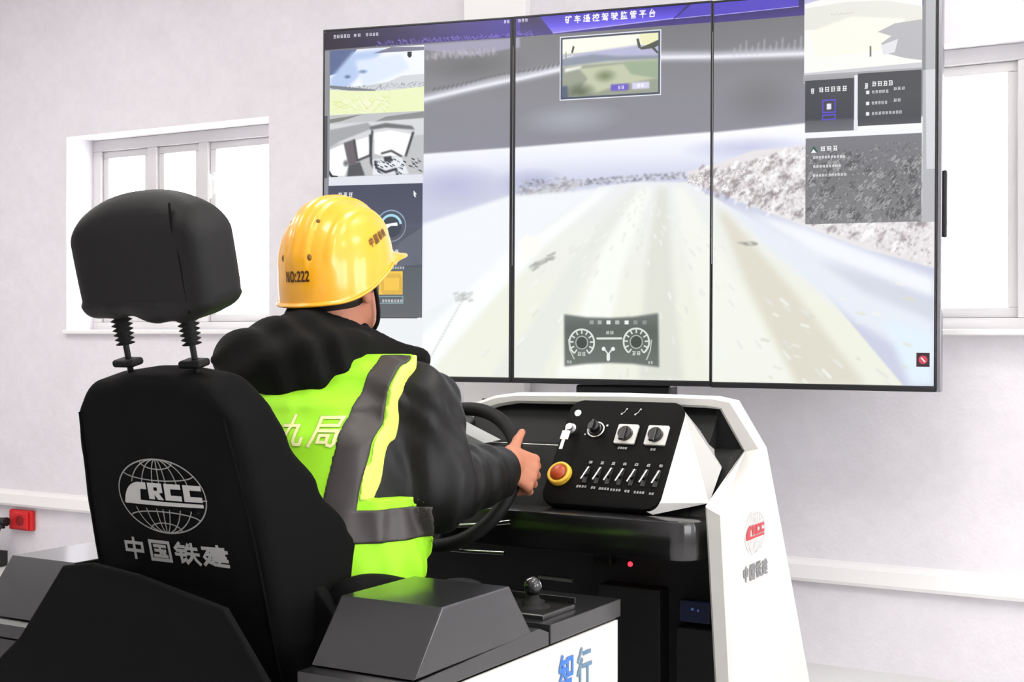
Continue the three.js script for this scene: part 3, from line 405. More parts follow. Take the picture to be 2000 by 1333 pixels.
SEATS.forEach(([label, xa, da, xb, db], i) => {
  const w = Math.hypot(xb - xa, db - da) - 0.001, h = 1.218, turn = Math.atan2(db - da, xb - xa), up = [0.981, 0.9775, 0.972][i];
  const g = thing('display', label, 'display', P((xa + xb) / 2, up, (da + db) / 2), 'tall displays side by side'); g.rotation.y = turn; g.rotation.z = -0.0052;
  const [bl, br] = [[0.006, 0.0092], [0.0092, 0.0045], [0.0045, 0.006]][i];
  mesh('housing', merge([box(w, h, 0.045, 0, h / 2, -0.031, 0.004), box(w * 0.7, h * 0.8, 0.03, 0, h / 2, -0.062, 0.01)]), M.housing, g);
  const t = screenTex.clone(); t.repeat.set(1 / 3, 1); t.offset.set(i / 3, 0); t.needsUpdate = true;
  mesh('screen', new THREE.PlaneGeometry(w - bl - br, h - 0.024).translate((bl - br) / 2, h / 2 + 0.006, 0.0), std({ color: '#050506', roughness: 0.3, emissive: '#ffffff', emissiveMap: t, emissiveIntensity: SCREEN }), g);
  mesh('bezel', merge([box(w, 0.017, 0.012, 0, 0.0085, -0.004, 0.002), box(w, 0.007, 0.012, 0, h - 0.0035, -0.004, 0.002), box(bl, h, 0.012, -w / 2 + bl / 2, h / 2, -0.004, 0.002), box(br, h, 0.012, w / 2 - br / 2, h / 2, -0.004, 0.002)]), M.housing, g);
  if (i) mesh('edge_strip', box(0.002, h * 0.6, 0.004, -w / 2 + 0.0015, h * 0.62, 0.003, 0.0008), M.bezelEdge, g);
  if (i === 2) {
    mesh('side_rail', box(0.014, h, 0.05, w / 2 + 0.007, h / 2, -0.03, 0.003), M.bezelEdge, g);
    mesh('side_bracket', box(0.012, 0.2, 0.03, w / 2 + 0.02, h * 0.46, -0.04, 0.004), M.black, g);
  }
  const l = new THREE.RectAreaLight('#eef0ff', 0.5, w - 0.02, h - 0.04); l.name = 'screen_light'; l.position.copy(g.localToWorld(V(0, h / 2, 0.012))); g.updateMatrixWorld(true); l.position.copy(g.localToWorld(V(0, h / 2, 0.012))); l.rotation.y = turn + Math.PI; scene.add(l);
});
{
  const g = thing('display_stand', 'black floor stand carrying the three displays behind the console', 'stand', P(-2.01, 0, 4.2)); g.rotation.y = 0.176;
  mesh('column', box(0.2, 1.86, 0.06, 0, 0.94, 0.0), M.black, g);
  mesh('crossbar', merge([box(1.9, 0.06, 0.03, 0, 1.32, 0.04), box(0.05, 0.7, 0.03, 0.5, 1.55, 0.03), box(0.05, 0.7, 0.03, -0.5, 1.55, 0.03), box(1.9, 0.06, 0.03, 0, 1.8, 0.04)]), M.black, g);
  mesh('lower_bracket', box(0.32, 0.05, 0.1, 0.0, 0.95, 0.1, 0.008), M.black, g);
  mesh('foot', merge([box(0.9, 0.03, 0.5, 0, 0.016, 0.02, 0.008)]), M.black, g);
}
// ------------------------------------------------------------------ the driving console
const XR = -1.10, XL = -2.44;
{
  const C = thing('driving_console', 'wide dark driving console in a white hooded frame below the displays', 'console', P(-1.77, 0, 2.95));
  const at = (g) => g.translate(1.77, 0, 2.95);
  // the frame: a band with the side legs, a nose, a chamfered corner and the hood; stations give front outer, front inner, back outer, back inner
  const st = [];
  const sx = (x) => x, put = (ox, oy, fd, ix, iy, bd, bix, biy) => st.push([P(ox, oy, fd), P(ix, iy, fd), P(bix ?? ix, biy ?? iy, bd), P(ox, oy, bd)]);
  put(XR, 0, 2.83, XR - 0.042, 0, 3.44);
  put(XR, 0.76, 2.725, XR - 0.042, 0.779, 3.06);
  put(XR, 0.887, 2.955, XR - 0.046, 0.878, 2.995);
  put(-1.168, 0.992, 2.95, -1.2, 0.972, 3.0);
  put(-1.215, 1.001, 2.95, -1.235, 0.975, 3.0);
  put(-1.45, 1.003, 2.95, -1.45, 0.975, 3.0);
  put(-1.74, 0.998, 2.95, -1.735, 0.972, 3.0);
  put(-1.8, 0.99, 2.95, -1.79, 0.963, 3.0);
  put(-1.87, 0.967, 2.95, -1.852, 0.942, 3.0);
  put(-1.95, 0.927, 2.95, -1.938, 0.904, 3.0);
  put(-2.05, 0.9, 2.95, -2.045, 0.876, 3.0);
  put(-2.36, 0.893, 2.955, -2.345, 0.868, 3.0);
  put(XL, 0.86, 2.955, XL + 0.046, 0.85, 2.995);
  put(XL, 0.76, 2.725, XL + 0.042, 0.779, 3.06);
  put(XL, 0, 2.83, XL + 0.042, 0, 3.44);
  // bevel every section: eight points
  const bev = (q) => { const o = []; for (let i = 0; i < 4; i++) { const a = q[i], p = q[(i + 3) % 4], n = q[(i + 1) % 4], b = Math.min(0.007, a.distanceTo(p) * 0.3, a.distanceTo(n) * 0.3); o.push(a.clone().addScaledVector(p.clone().sub(a).normalize(), b), a.clone().addScaledVector(n.clone().sub(a).normalize(), b)); } return o; };
  const loops = st.map(bev);
  const strip = (ks, from, to) => { const f = []; for (let s = from; s < to; s++) for (const k of ks) { const a = loops[s][k], b = loops[s][(k + 1) % 8], c = loops[s + 1][(k + 1) % 8], d = loops[s + 1][k]; f.push([a, d, c, b]); } return at(prism(f)); };
  // points 0..7: outer-front corner (0,1), inner-front (2,3), inner-back (4,5), outer-back (6,7)
  mesh('side_frame', strip([7, 0, 6, 5, 4], 0, 2), M.whitePaint, C);
  mesh('side_frame', strip([7, 0, 6, 5, 4], 12, 14), M.whitePaint, C);
  mesh('hood', toCreasedNormals(strip([7, 0, 6, 5, 4], 3, 11), 0.5), M.whitePaint, C);
  for (const s of [2, 11]) mesh('hood_corner', strip([7, 0, 6, 5, 4], s, s + 1), M.whitePaint, C);
  mesh('front_edge', toCreasedNormals(strip([1, 2, 3], 0, 14), 0.5), M.whitePaint, C);
  // emblem and lettering on the right-hand side
  const [cc, c] = canvas(512, 512); globeLogo(c, 80, 30, 300, 270, '#e7e5e2', '#c22a36', 5); c.strokeStyle = '#77787a'; word(c, '中国铁建', 60, 350, 76, 96, 16, 12);
  const d0 = 2.815, d1 = 3.03, y0 = 0.578, y1 = 0.765;
  mesh('emblem', at(grid(1, 1, (s, t) => V(XR + 0.0008, lerp(y0, y1, t), -lerp(d0, d1, s)))), print(cc, 0.4), C);

  // dashboard: two sloping panels with a step, closed behind
  const dx0 = XL + 0.045, dx1 = XR - 0.045;
  const dashProf = [[2.99, 0.98], [2.905, 0.884], [2.9, 0.876], [2.88, 0.872], [2.79, 0.735], [2.79, 0.69], [3.04, 0.69], [3.04, 0.97]];
  mesh('dashboard', at(merge([sideExtrude(dashProf, -1.86, -1.21, 0.002), sideExtrude([[2.97, 0.884], [2.9, 0.876], [2.88, 0.872], [2.79, 0.735], [2.79, 0.69], [2.97, 0.69]], -1.21, dx1, 0.002), extrude([[-1.215, 0.97], [-1.2, 0.968], [-1.15, 0.876], [-1.15, 0.7], [-1.215, 0.7]], 0.02, 0.001).translate(0, 0, -2.99), sideExtrude([[2.99, 0.872], [2.9, 0.87], [2.88, 0.866], [2.79, 0.735], [2.79, 0.69], [3.04, 0.69], [3.04, 0.872]], dx0, -1.86, 0.002)])), M.dash, C);
  mesh('step_trim', at(box(0.42, 0.004, 0.004, -1.72, 0.877, -2.899, 0.0015)), M.steel, C);
  // tray lip with rounded corners
  const lip = extrude(roundRect(dx0 - 0.004, 2.7, dx1 - 0.008, 3.02, 0.065), 0.088, 0.012, 10); lip.rotateX(-Math.PI / 2);   // shape y -> -z (distance), depth -> y
  mesh('lip', toCreasedNormals(at(lip.translate(0, 0.658, 0)), 0.6), M.gloss, C);
  mesh('trim_strip', at(tube([P(-2.3, 0.652, 2.705), P(-2.0, 0.645, 2.699), P(-1.8, 0.641, 2.697), P(-1.62, 0.645, 2.7)], 0.005)), M.chrome, C);
  mesh('trim_strip', at(tube([P(-1.95, 0.735, 2.72), P(-1.86, 0.712, 2.692), P(-1.79, 0.7, 2.686), P(-1.7, 0.705, 2.688), P(-1.6, 0.718, 2.694)], 0.0055)), M.chrome, C);
  // knee panel and cabinet below
  mesh('knee_panel', at(merge([box(dx1 - dx0, 0.66, 0.03, (dx0 + dx1) / 2, 0.335, -3.0), box(0.16, 0.5, 0.06, -1.42, 0.3, -2.965), box(0.12, 0.42, 0.05, -1.24, 0.26, -2.96)])), M.knee, C);
  mesh('shelf_bar', at(rod(P(-1.62, 0.567, 2.86), P(-1.53, 0.566, 2.86), 0.005)), M.steel, C);
  mesh('socket_block', at(box(0.05, 0.045, 0.03, -1.5, 0.612, -2.965, 0.006)), M.rubber, C);
  mesh('indicator_light', at(new THREE.SphereGeometry(0.006, 16, 10).translate(-1.414, 0.604, -2.93)), glow('#ff2a3c', 3.2), C);
  mesh('edge_strip', at(box(0.05, 0.004, 0.004, -1.36, 0.632, -2.93, 0.001)), M.steel, C);
  const bl = mesh('blue_box', at(box(0.075, 0.05, 0.03, -1.245, 0.512, -2.93, 0.004)), M.blueBox, C);
  mesh('lamp', at(merge([box(0.006, 0.005, 0.004, -1.25, 0.518, -2.914, 0.001), box(0.004, 0.005, 0.004, -1.236, 0.516, -2.914, 0.001)])), glow('#5f80d8', 0.35), bl);

  // instrument binnacle behind the wheel with a pale flank
  mesh('binnacle', at(sideExtrude([[2.93, 0.935], [2.86, 0.905], [2.8, 0.79], [2.93, 0.79]], -2.08, -1.84, 0.006)), M.black, C);
  mesh('binnacle_flank', at(prism([[P(-1.845, 0.93, 2.88), P(-1.75, 0.885, 2.9), P(-1.772, 0.878, 2.86), P(-1.875, 0.925, 2.84)], [P(-1.875, 0.925, 2.84), P(-1.772, 0.878, 2.86), P(-1.772, 0.862, 2.86), P(-1.875, 0.907, 2.84)]])), M.greyPaint, C);

  // control pod: a wedge with a tilted black panel
  const pod = new THREE.Group(); pod.name = 'control_pod'; C.add(pod);
  const A = -0.6326, O = P(-1.414, 0.755, 2.765), L = new THREE.Matrix4().makeRotationX(A).setPosition(O.x + 1.77, O.y, O.z + 2.95), on = (g) => g.applyMatrix4(L);
  const face = roundRect(-0.148, -0.004, 0.148, 0.281, 0.035);
  mesh('pod_panel', toCreasedNormals(on(extrude(face, 0.022, 0.006, 10).translate(0, 0, -0.01)), 0.6), M.panelBlack, pod);
  mesh('pod_body', on(extrude(roundRect(-0.142, -0.002, 0.142, 0.278, 0.034), 0.07, 0.002, 8).translate(0, 0, -0.076)), M.dash, pod);
  const lp = (x, y, z) => V(x, y, z).applyMatrix4(L), q = (x, y, d) => P(x, y, d).add(V(1.77, 0, 2.95));
  mesh('pod_flank', prism([[lp(0.143, 0.262, 0.004), lp(0.146, 0.02, 0.004), q(-1.165, 0.776, 2.808), q(-1.153, 0.85, 2.85)], [lp(0.146, 0.02, 0.004), lp(0.12, -0.003, 0.004), q(-1.28, 0.748, 2.765), q(-1.165, 0.776, 2.808)], [lp(0.143, 0.262, 0.004), q(-1.153, 0.85, 2.85), q(-1.2, 0.86, 2.97), lp(0.12, 0.27, -0.07)]]), M.silver, pod);
  const legend = canvas(1024, 1024), k = legend[1], kx = (x) => (x + 0.15) / 0.3 * 1024, ky = (y) => 1024 - (y + 0.01) / 0.3 * 1024;
  k.strokeStyle = '#a9aaa9'; [-0.05, -0.02, 0.008, 0.037, 0.066, 0.096, 0.126].forEach((x, i) => { blur(k, kx(x - [0.014, 0.006, 0.014, 0.014, 0.007, 0.014, 0.007][i]), ky(0.047 - i * 0.0012), [92, 40, 92, 92, 46, 92, 46][i], 22, 200 + i); blur(k, kx(x - 0.006 + 0.004), ky(0.112), 40, 26, 210 + i); });
  blur(k, kx(0.01), ky(0.153), 84, 22, 220); blur(k, kx(0.092), ky(0.153), 46, 22, 221);
  k.lineWidth = 5; k.strokeStyle = '#b8bab8'; for (const x of [0.0, 0.035]) { k.beginPath(); k.moveTo(kx(x - 0.006), ky(0.243)); k.lineTo(kx(x), ky(0.247)); k.lineTo(kx(x + 0.003), ky(0.256)); k.stroke(); k.fillStyle = '#b8bab8'; k.fillRect(kx(x + 0.002), ky(0.258), 14, 12); k.fillRect(kx(x - 0.008), ky(0.244), 14, 14); }
  k.strokeStyle = '#8f9290'; k.lineWidth = 3; for (const a of [0.4, 1.1, 1.9, 2.6]) { k.beginPath(); k.arc(kx(-0.124), ky(0.196), 34, -a - 0.25, -a + 0.12); k.stroke(); }
  k.fillStyle = '#c9ccd8'; k.fillRect(kx(-0.036), ky(0.211), 16, 16); k.fillRect(kx(-0.085), ky(0.184), 10, 14);
  mesh('legend', on(grid(1, 1, (s, t) => V(lerp(-0.15, 0.15, s), lerp(-0.01, 0.29, t), 0.0128))), print(legend[0]), pod);
  mesh('pilot_lamp', on(new THREE.SphereGeometry(0.0085, 20, 12).scale(1, 1, 0.6).translate(-0.121, 0.241, 0.013)), glow('#e6fff2', 1.3), pod);
  mesh('key_switch', on(merge([cyl(0.014, 0.015, 0.01).rotateX(Math.PI / 2).translate(-0.122, 0.192, 0.016), cyl(0.009, 0.009, 0.014).rotateX(Math.PI / 2).translate(-0.122, 0.192, 0.024), box(0.022, 0.026, 0.004, -0.122, 0.165, 0.034, 0.004), box(0.009, 0.03, 0.003, -0.122, 0.141, 0.034, 0.001)])), M.steel, pod);
  mesh('rotary_ring', on(new THREE.TorusGeometry(0.0195, 0.0028, 12, 40).translate(-0.059, 0.196, 0.014)), M.chrome, pod);
  mesh('rotary_knob', on(merge([cyl(0.014, 0.016, 0.022).rotateX(Math.PI / 2).translate(-0.059, 0.196, 0.022), box(0.006, 0.026, 0.01, -0.059, 0.196, 0.036, 0.002)])), M.gloss, pod);
  for (const x of [0.023, 0.099]) {
    mesh('switch_plate', on(extrude(roundRect(x - 0.026, 0.16, x + 0.026, 0.212, 0.004), 0.006, 0.001).translate(0, 0, 0.012)), M.whitePaint, pod);
    mesh('switch_knob', on(merge([cyl(0.0165, 0.0185, 0.011).rotateX(Math.PI / 2).translate(x - 0.001, 0.185, 0.022), box(0.014, 0.034, 0.008, x - 0.003, 0.18, 0.029, 0.003)])), M.gloss, pod);
  }
  mesh('stop_ring', on(merge([cyl(0.029, 0.03, 0.008).rotateX(Math.PI / 2).translate(-0.115, 0.072, 0.015), new THREE.TorusGeometry(0.0245, 0.0045, 12, 40).translate(-0.115, 0.072, 0.02)])), M.yellow, pod);
  mesh('stop_button', on(merge([cyl(0.011, 0.011, 0.024).rotateX(Math.PI / 2).translate(-0.115, 0.072, 0.014), new THREE.SphereGeometry(0.0195, 28, 14, 0, 7, 0, Math.PI / 2).rotateX(Math.PI / 2).scale(1, 1, 0.5).translate(-0.115, 0.072, 0.024), cyl(0.0195, 0.017, 0.006).rotateX(Math.PI / 2).translate(-0.115, 0.072, 0.022)])), M.mushroom, pod);
  [-0.05, -0.02, 0.008, 0.037, 0.066, 0.096, 0.126].forEach((x) => {
    mesh('toggle_bezel', on(merge([box(0.011, 0.044, 0.003, x + 0.002, 0.075, 0.0125, 0.001), cyl(0.005, 0.006, 0.006, 16).rotateX(Math.PI / 2).translate(x + 0.002, 0.075, 0.018)])), M.black, pod);
    mesh('toggle', on(rod(V(x + 0.004, 0.094, 0.016), V(x - 0.001, 0.056, 0.026), 0.0021, 10)), M.steel, pod);
  });

  // steering wheel
  const W = mesh('wheel_rim', new THREE.TorusGeometry(0.176, 0.0165, 20, 72).applyMatrix4(new THREE.Matrix4().makeRotationX(-Math.PI / 6)).translate(-1.775 + 1.77, 0.812, -2.71 + 2.95), M.rubber, C); W.name = 'steering_wheel';
  const wm = new THREE.Matrix4().makeRotationX(-Math.PI / 6).setPosition(-0.005, 0.812, 0.24);
  for (const a of [0.12, Math.PI - 0.12, -Math.PI / 2]) mesh('spoke', box(0.15, 0.034, 0.014, 0.095, 0, -0.012, 0.006).rotateZ(a).applyMatrix4(wm), M.rubber, W);
  mesh('hub', merge([cyl(0.052, 0.06, 0.03, 40).rotateX(Math.PI / 2).translate(0, 0, -0.01), cyl(0.028, 0.034, 0.14, 24).rotateX(Math.PI / 2).translate(0, 0, -0.09)]).applyMatrix4(wm), M.gloss, W);
}

// ------------------------------------------------------------------ the two armrest consoles
function armConsole(label, x0, x1, outer) {
  const cx = (x0 + x1) / 2, B = thing('armrest_console', label, 'armrest console', P(cx, 0, 2.15)), at = (g) => g.translate(-cx, 0, 2.15);
  mesh('body', at(merge([sideExtrude([[1.77, 0.05], [2.515, 0.05], [2.515, 0.569], [1.77, 0.566]], x0 + 0.003, x1 - 0.003, 0.003)])), M.black, B);
  mesh('plinth', at(sideExtrude([[1.8, 0], [2.48, 0], [2.48, 0.05], [1.8, 0.05]], x0 + 0.02, x1 - 0.02, 0.002)), M.black, B);
  mesh('rear_panel', at(sideExtrude([[1.75, 0.3], [1.772, 0.3], [1.772, 0.566], [1.765, 0.566]], x0 + 0.004, x1 - 0.004, 0.002)), M.lid, B);
  mesh('deck', at(merge([sideExtrude([[1.765, 0.57], [2.232, 0.57], [2.232, 0.594], [2.2, 0.606], [1.765, 0.594]], x0, x1, 0.002), sideExtrude([[2.238, 0.57], [2.532, 0.57], [2.532, 0.606], [2.238, 0.606]], x0, x1, 0.002)])), M.lid, B);
  mesh('cover', at(sideExtrude([[1.8, 0.598], [2.172, 0.602], [2.094, 0.7], [1.879, 0.7]], x0 + 0.002, x1 - 0.002, 0.003)), M.lid, B);
  const tray = mesh('lever_tray', at(box(0.15, 0.012, 0.13, cx, 0.61, -2.33, 0.004)), M.gloss, B);
  mesh('tray_rim', at(box(0.15, 0.012, 0.006, cx, 0.622, -2.395, 0.002)), M.black, tray);
  const jx = cx + outer * 0.015, J = mesh('lever', at(merge([new THREE.LatheGeometry([[0.036, 0.612], [0.033, 0.618], [0.022, 0.622], [0.024, 0.627], [0.014, 0.631], [0.009, 0.645]].map((p) => new THREE.Vector2(...p)), 28).translate(jx, 0, -2.33), cyl(0.006, 0.007, 0.02, 16).translate(jx, 0.64, -2.33)])), M.rubber, B);
  mesh('lever_knob', at(new THREE.SphereGeometry(0.0175, 24, 16).scale(1, 1.12, 1).translate(jx, 0.654, -2.33)), M.gloss, J);
  mesh('lever_ring', at(merge([new THREE.TorusGeometry(0.009, 0.002, 10, 28).rotateX(Math.PI / 2).translate(jx, 0.637, -2.33), new THREE.TorusGeometry(0.0165, 0.002, 10, 28, Math.PI * 0.7).rotateY(Math.PI / 5).translate(jx + 0.002, 0.654, -2.325)])), M.chrome, J);
  return [B, at];
}
{
  const [B, at] = armConsole('right armrest console with a white side panel bearing blue lettering', -1.455, -1.243, 1);
  mesh('side_panel', at(sideExtrude([[1.78, 0.06], [2.512, 0.06], [2.512, 0.567], [1.78, 0.567]], -1.246, -1.24, 0.001)), M.whitePaint, B);
  const [cc, c] = canvas(512, 320); c.strokeStyle = '#2f6fc4'; word(c, '智', 30, 40, 190, 250, 20, 24); c.strokeStyle = '#5a7f9c'; word(c, '行', 262, 40, 190, 250, 20, 22);
  mesh('lettering', at(grid(1, 1, (s, t) => V(-1.2393, lerp(0.445, 0.556, t), -lerp(2.253, 2.412, s)))), print(cc, 0.4), B);
  armConsole('left armrest console half hidden behind the black driver seat', -2.285, -2.098, -1);
}
// ------------------------------------------------------------------ driver seat
{
  const T = thing('driver_seat', 'black driver seat with headrest and white emblem printed on its back', 'seat', P(-1.78, 0, 1.885));
  const a = 0.244, put = (o) => { o.position.y = 0.5; o.rotation.x = a; return o; };
  const wT = [[-0.14, 0.222], [0.0, 0.222], [0.22, 0.217], [0.33, 0.213], [0.44, 0.203], [0.52, 0.192], [0.6, 0.178]];
  const tT = [[-0.14, 0.3], [0.08, 0.3], [0.17, 0.275], [0.24, 0.235], [0.34, 0.175], [0.44, 0.128], [0.54, 0.108], [0.6, 0.1]];
  const back = (x, y, z) => {
    const w = table(wT, y), side = smoothstep(Math.abs(x), 0.1, 0.17), t = lerp(Math.min(table(tT, y), 0.11), table(tT, y), side);
    const crown = 0.588 - 0.012 * smoothstep(Math.abs(x), 0.02, 0.15) - 0.05 * smoothstep(Math.abs(x), 0.11, 0.19) ** 2;
    const zz = z - 0.006 * (1 - (x / w) ** 2), r = 0.022;
    const dx = Math.abs(x) - w + r, dz = Math.abs(zz + t / 2) - t / 2 + r, dy = Math.max(y - crown, -0.13 - y) + r;
    return Math.hypot(Math.max(dx, 0), Math.max(dy, 0), Math.max(dz, 0)) + Math.min(Math.max(dx, dy, dz), 0) - r - 0.0015 * Math.sin(y * 24 + x * 9) * Math.sin(x * 21 + 1) * smoothstep(y, -0.1, 0.3);
  };
  const B = put(mesh('backrest', nets(back, [-0.25, -0.16, -0.33], [0.25, 0.63, 0.03], 0.0065), M.fabric, T));
  // welt seams along the edges of the rear panel
  for (const s of [-1, 1]) mesh('seam', tube([0.52, 0.42, 0.3, 0.15, 0, -0.1].map((y) => V(s * (table(wT, y) - 0.02), y, 0.0025)), 0.0026, 40, 8), M.fabric, B);
  const [cc, c] = canvas(1024, 1024), mx = (x) => (x + 0.15) / 0.3 * 1024, my = (y) => (0.5 - y) / 0.3 * 1024;
  globeLogo(c, mx(-0.109), my(0.442), mx(0.106) - mx(-0.109), my(0.3) - my(0.442), '#8f8f8c', '#b3b3b0', 8);
  c.strokeStyle = '#a5a5a2'; word(c, '中国铁建', mx(-0.122), my(0.286), 198, 136, 22, 21);
  mesh('emblem', conform(back, (s, t) => V(lerp(-0.15, 0.15, s), lerp(0.2, 0.5, t), 0.04), V(0, 0, -1), 30, 30, 0.0009), print(cc, 0.8), B);
  // top seam patch where the posts enter
  for (const x of [-0.086, 0.075]) mesh('post_collar', box(0.05, 0.014, 0.034, x, 0.6, -0.052, 0.006), M.rubber, B);
  // headrest
  const head = (x, y, z) => {
    const X = x - 0.018, yc = 0.797, w = 0.152 + 0.003 * Math.sin((y - 0.69) * 14), t = 0.066 - 0.022 * smoothstep(y, 0.82, 0.92) - 0.006 * smoothstep(y, 0.72, 0.68);
    const top = 0.905 - 0.05 * (Math.abs(X) / 0.152) ** 2.6, bot = 0.687 - 0.006 * Math.sin(x * 30) - 0.003 * Math.sin(x * 75);
    const r = 0.036, qx = Math.abs(X) - w + r, qz = Math.abs(z + 0.066 - 0.008 * (X / 0.15) ** 2) - t + r, rt = y > yc ? 0.045 : 0.012, qy = Math.max(y - top, bot - y) + r;
    const k = y > yc ? 1 : 0.9, ax = Math.max(qx, 0), az = Math.max(qz, 0), ay = Math.max(qy, 0) * k;
    return Math.hypot(ax, ay, az) + Math.min(Math.max(qx, qy, qz), 0) - r;
  };
  const H = put(mesh('headrest', nets(head, [-0.17, 0.66, -0.17], [0.2, 0.94, 0.03], 0.0055), M.seatSide, T));
  mesh('seam', tube([0.7, 0.75, 0.8, 0.85, 0.885].map((y, i) => V(0.132 - 0.01 * Math.max(0, i - 2), y, [-0.004, -0.003, -0.003, -0.008, -0.022][i])), 0.0022, 40, 8), M.fabric, H);
  for (const x of [-0.086, 0.075]) {
    const p = put(mesh('headrest_post', rod(V(x, 0.57, -0.055), V(x, 0.72, -0.055), 0.0055), M.darkMetal, T));
    const prof = []; for (let i = 0; i <= 14; i++) prof.push(new THREE.Vector2((i % 2 ? 0.012 : 0.0205) - 0.003 * (1 - i / 14), 0.634 + i * 0.0043)); prof.unshift(new THREE.Vector2(0.0065, 0.632)); prof.push(new THREE.Vector2(0.006, 0.7));
    mesh('bellows', new THREE.LatheGeometry(prof, 24).translate(x, 0, -0.055), M.rubber, p);
  }
  // cushion, side bolsters, rear skirt and pedestal; local z runs towards the camera
  const cush = (x, y, z) => rbox(x, y, z + 0.1, 0, 0.42 + 0.02 * smoothstep(-z, 0.3, 0.5) - 0.0, -0.29, 0.235, 0.06, 0.27, 0.05) + 0.012 * (1 - (x / 0.235) ** 2) * 0.5;
  mesh('cushion', nets(cush, [-0.26, 0.32, -0.7], [0.26, 0.52, -0.08], 0.01), M.fabric, T);
  for (const s of [-1, 1]) mesh('side_bolster', nets((x, y, z) => rbox(x, y, z, s * 0.262, 0.56, -0.25, 0.046, 0.145 - 0.05 * smoothstep(-z, 0.15, 0.4), 0.17, 0.04), [s * 0.262 - 0.06, 0.38, -0.46], [s * 0.262 + 0.06, 0.74, -0.05], 0.009), M.fabric, T);
  const sk = extrude([[-0.3, 0.12], [-0.3, 0.655], [-0.275, 0.705], [-0.18, 0.735], [0.17, 0.735], [0.205, 0.705], [0.305, 0.6], [0.305, 0.12], [0.04, 0.12], [-0.015, 0.42], [-0.045, 0.578], [-0.055, 0.578], [-0.085, 0.42], [-0.1, 0.12]], 0.03, 0.004);
  mesh('rear_cover', extrude([[-0.112, 0.739], [-0.184, 0.728], [-0.297, 0.588], [-0.361, 0.536], [-0.448, 0.457], [-0.5, 0.2], [0.31, 0.2], [0.3, 0.57], [0.2, 0.69], [0.0, 0.728]], 0.016, 0.004).translate(0, 0, 0.143), M.fabric, T);
  mesh('rear_skirt', sk.translate(0, 0, -0.09), M.fabric, T);
  mesh('pedestal', merge([box(0.5, 0.3, 0.42, 0, 0.17, -0.26, 0.02), box(0.56, 0.03, 0.62, 0, 0.016, -0.24, 0.008)]), M.black, T);
  mesh('suspension_cover', box(0.4, 0.24, 0.03, 0, 0.37, -0.14, 0.01), M.greyPaint, T);
}
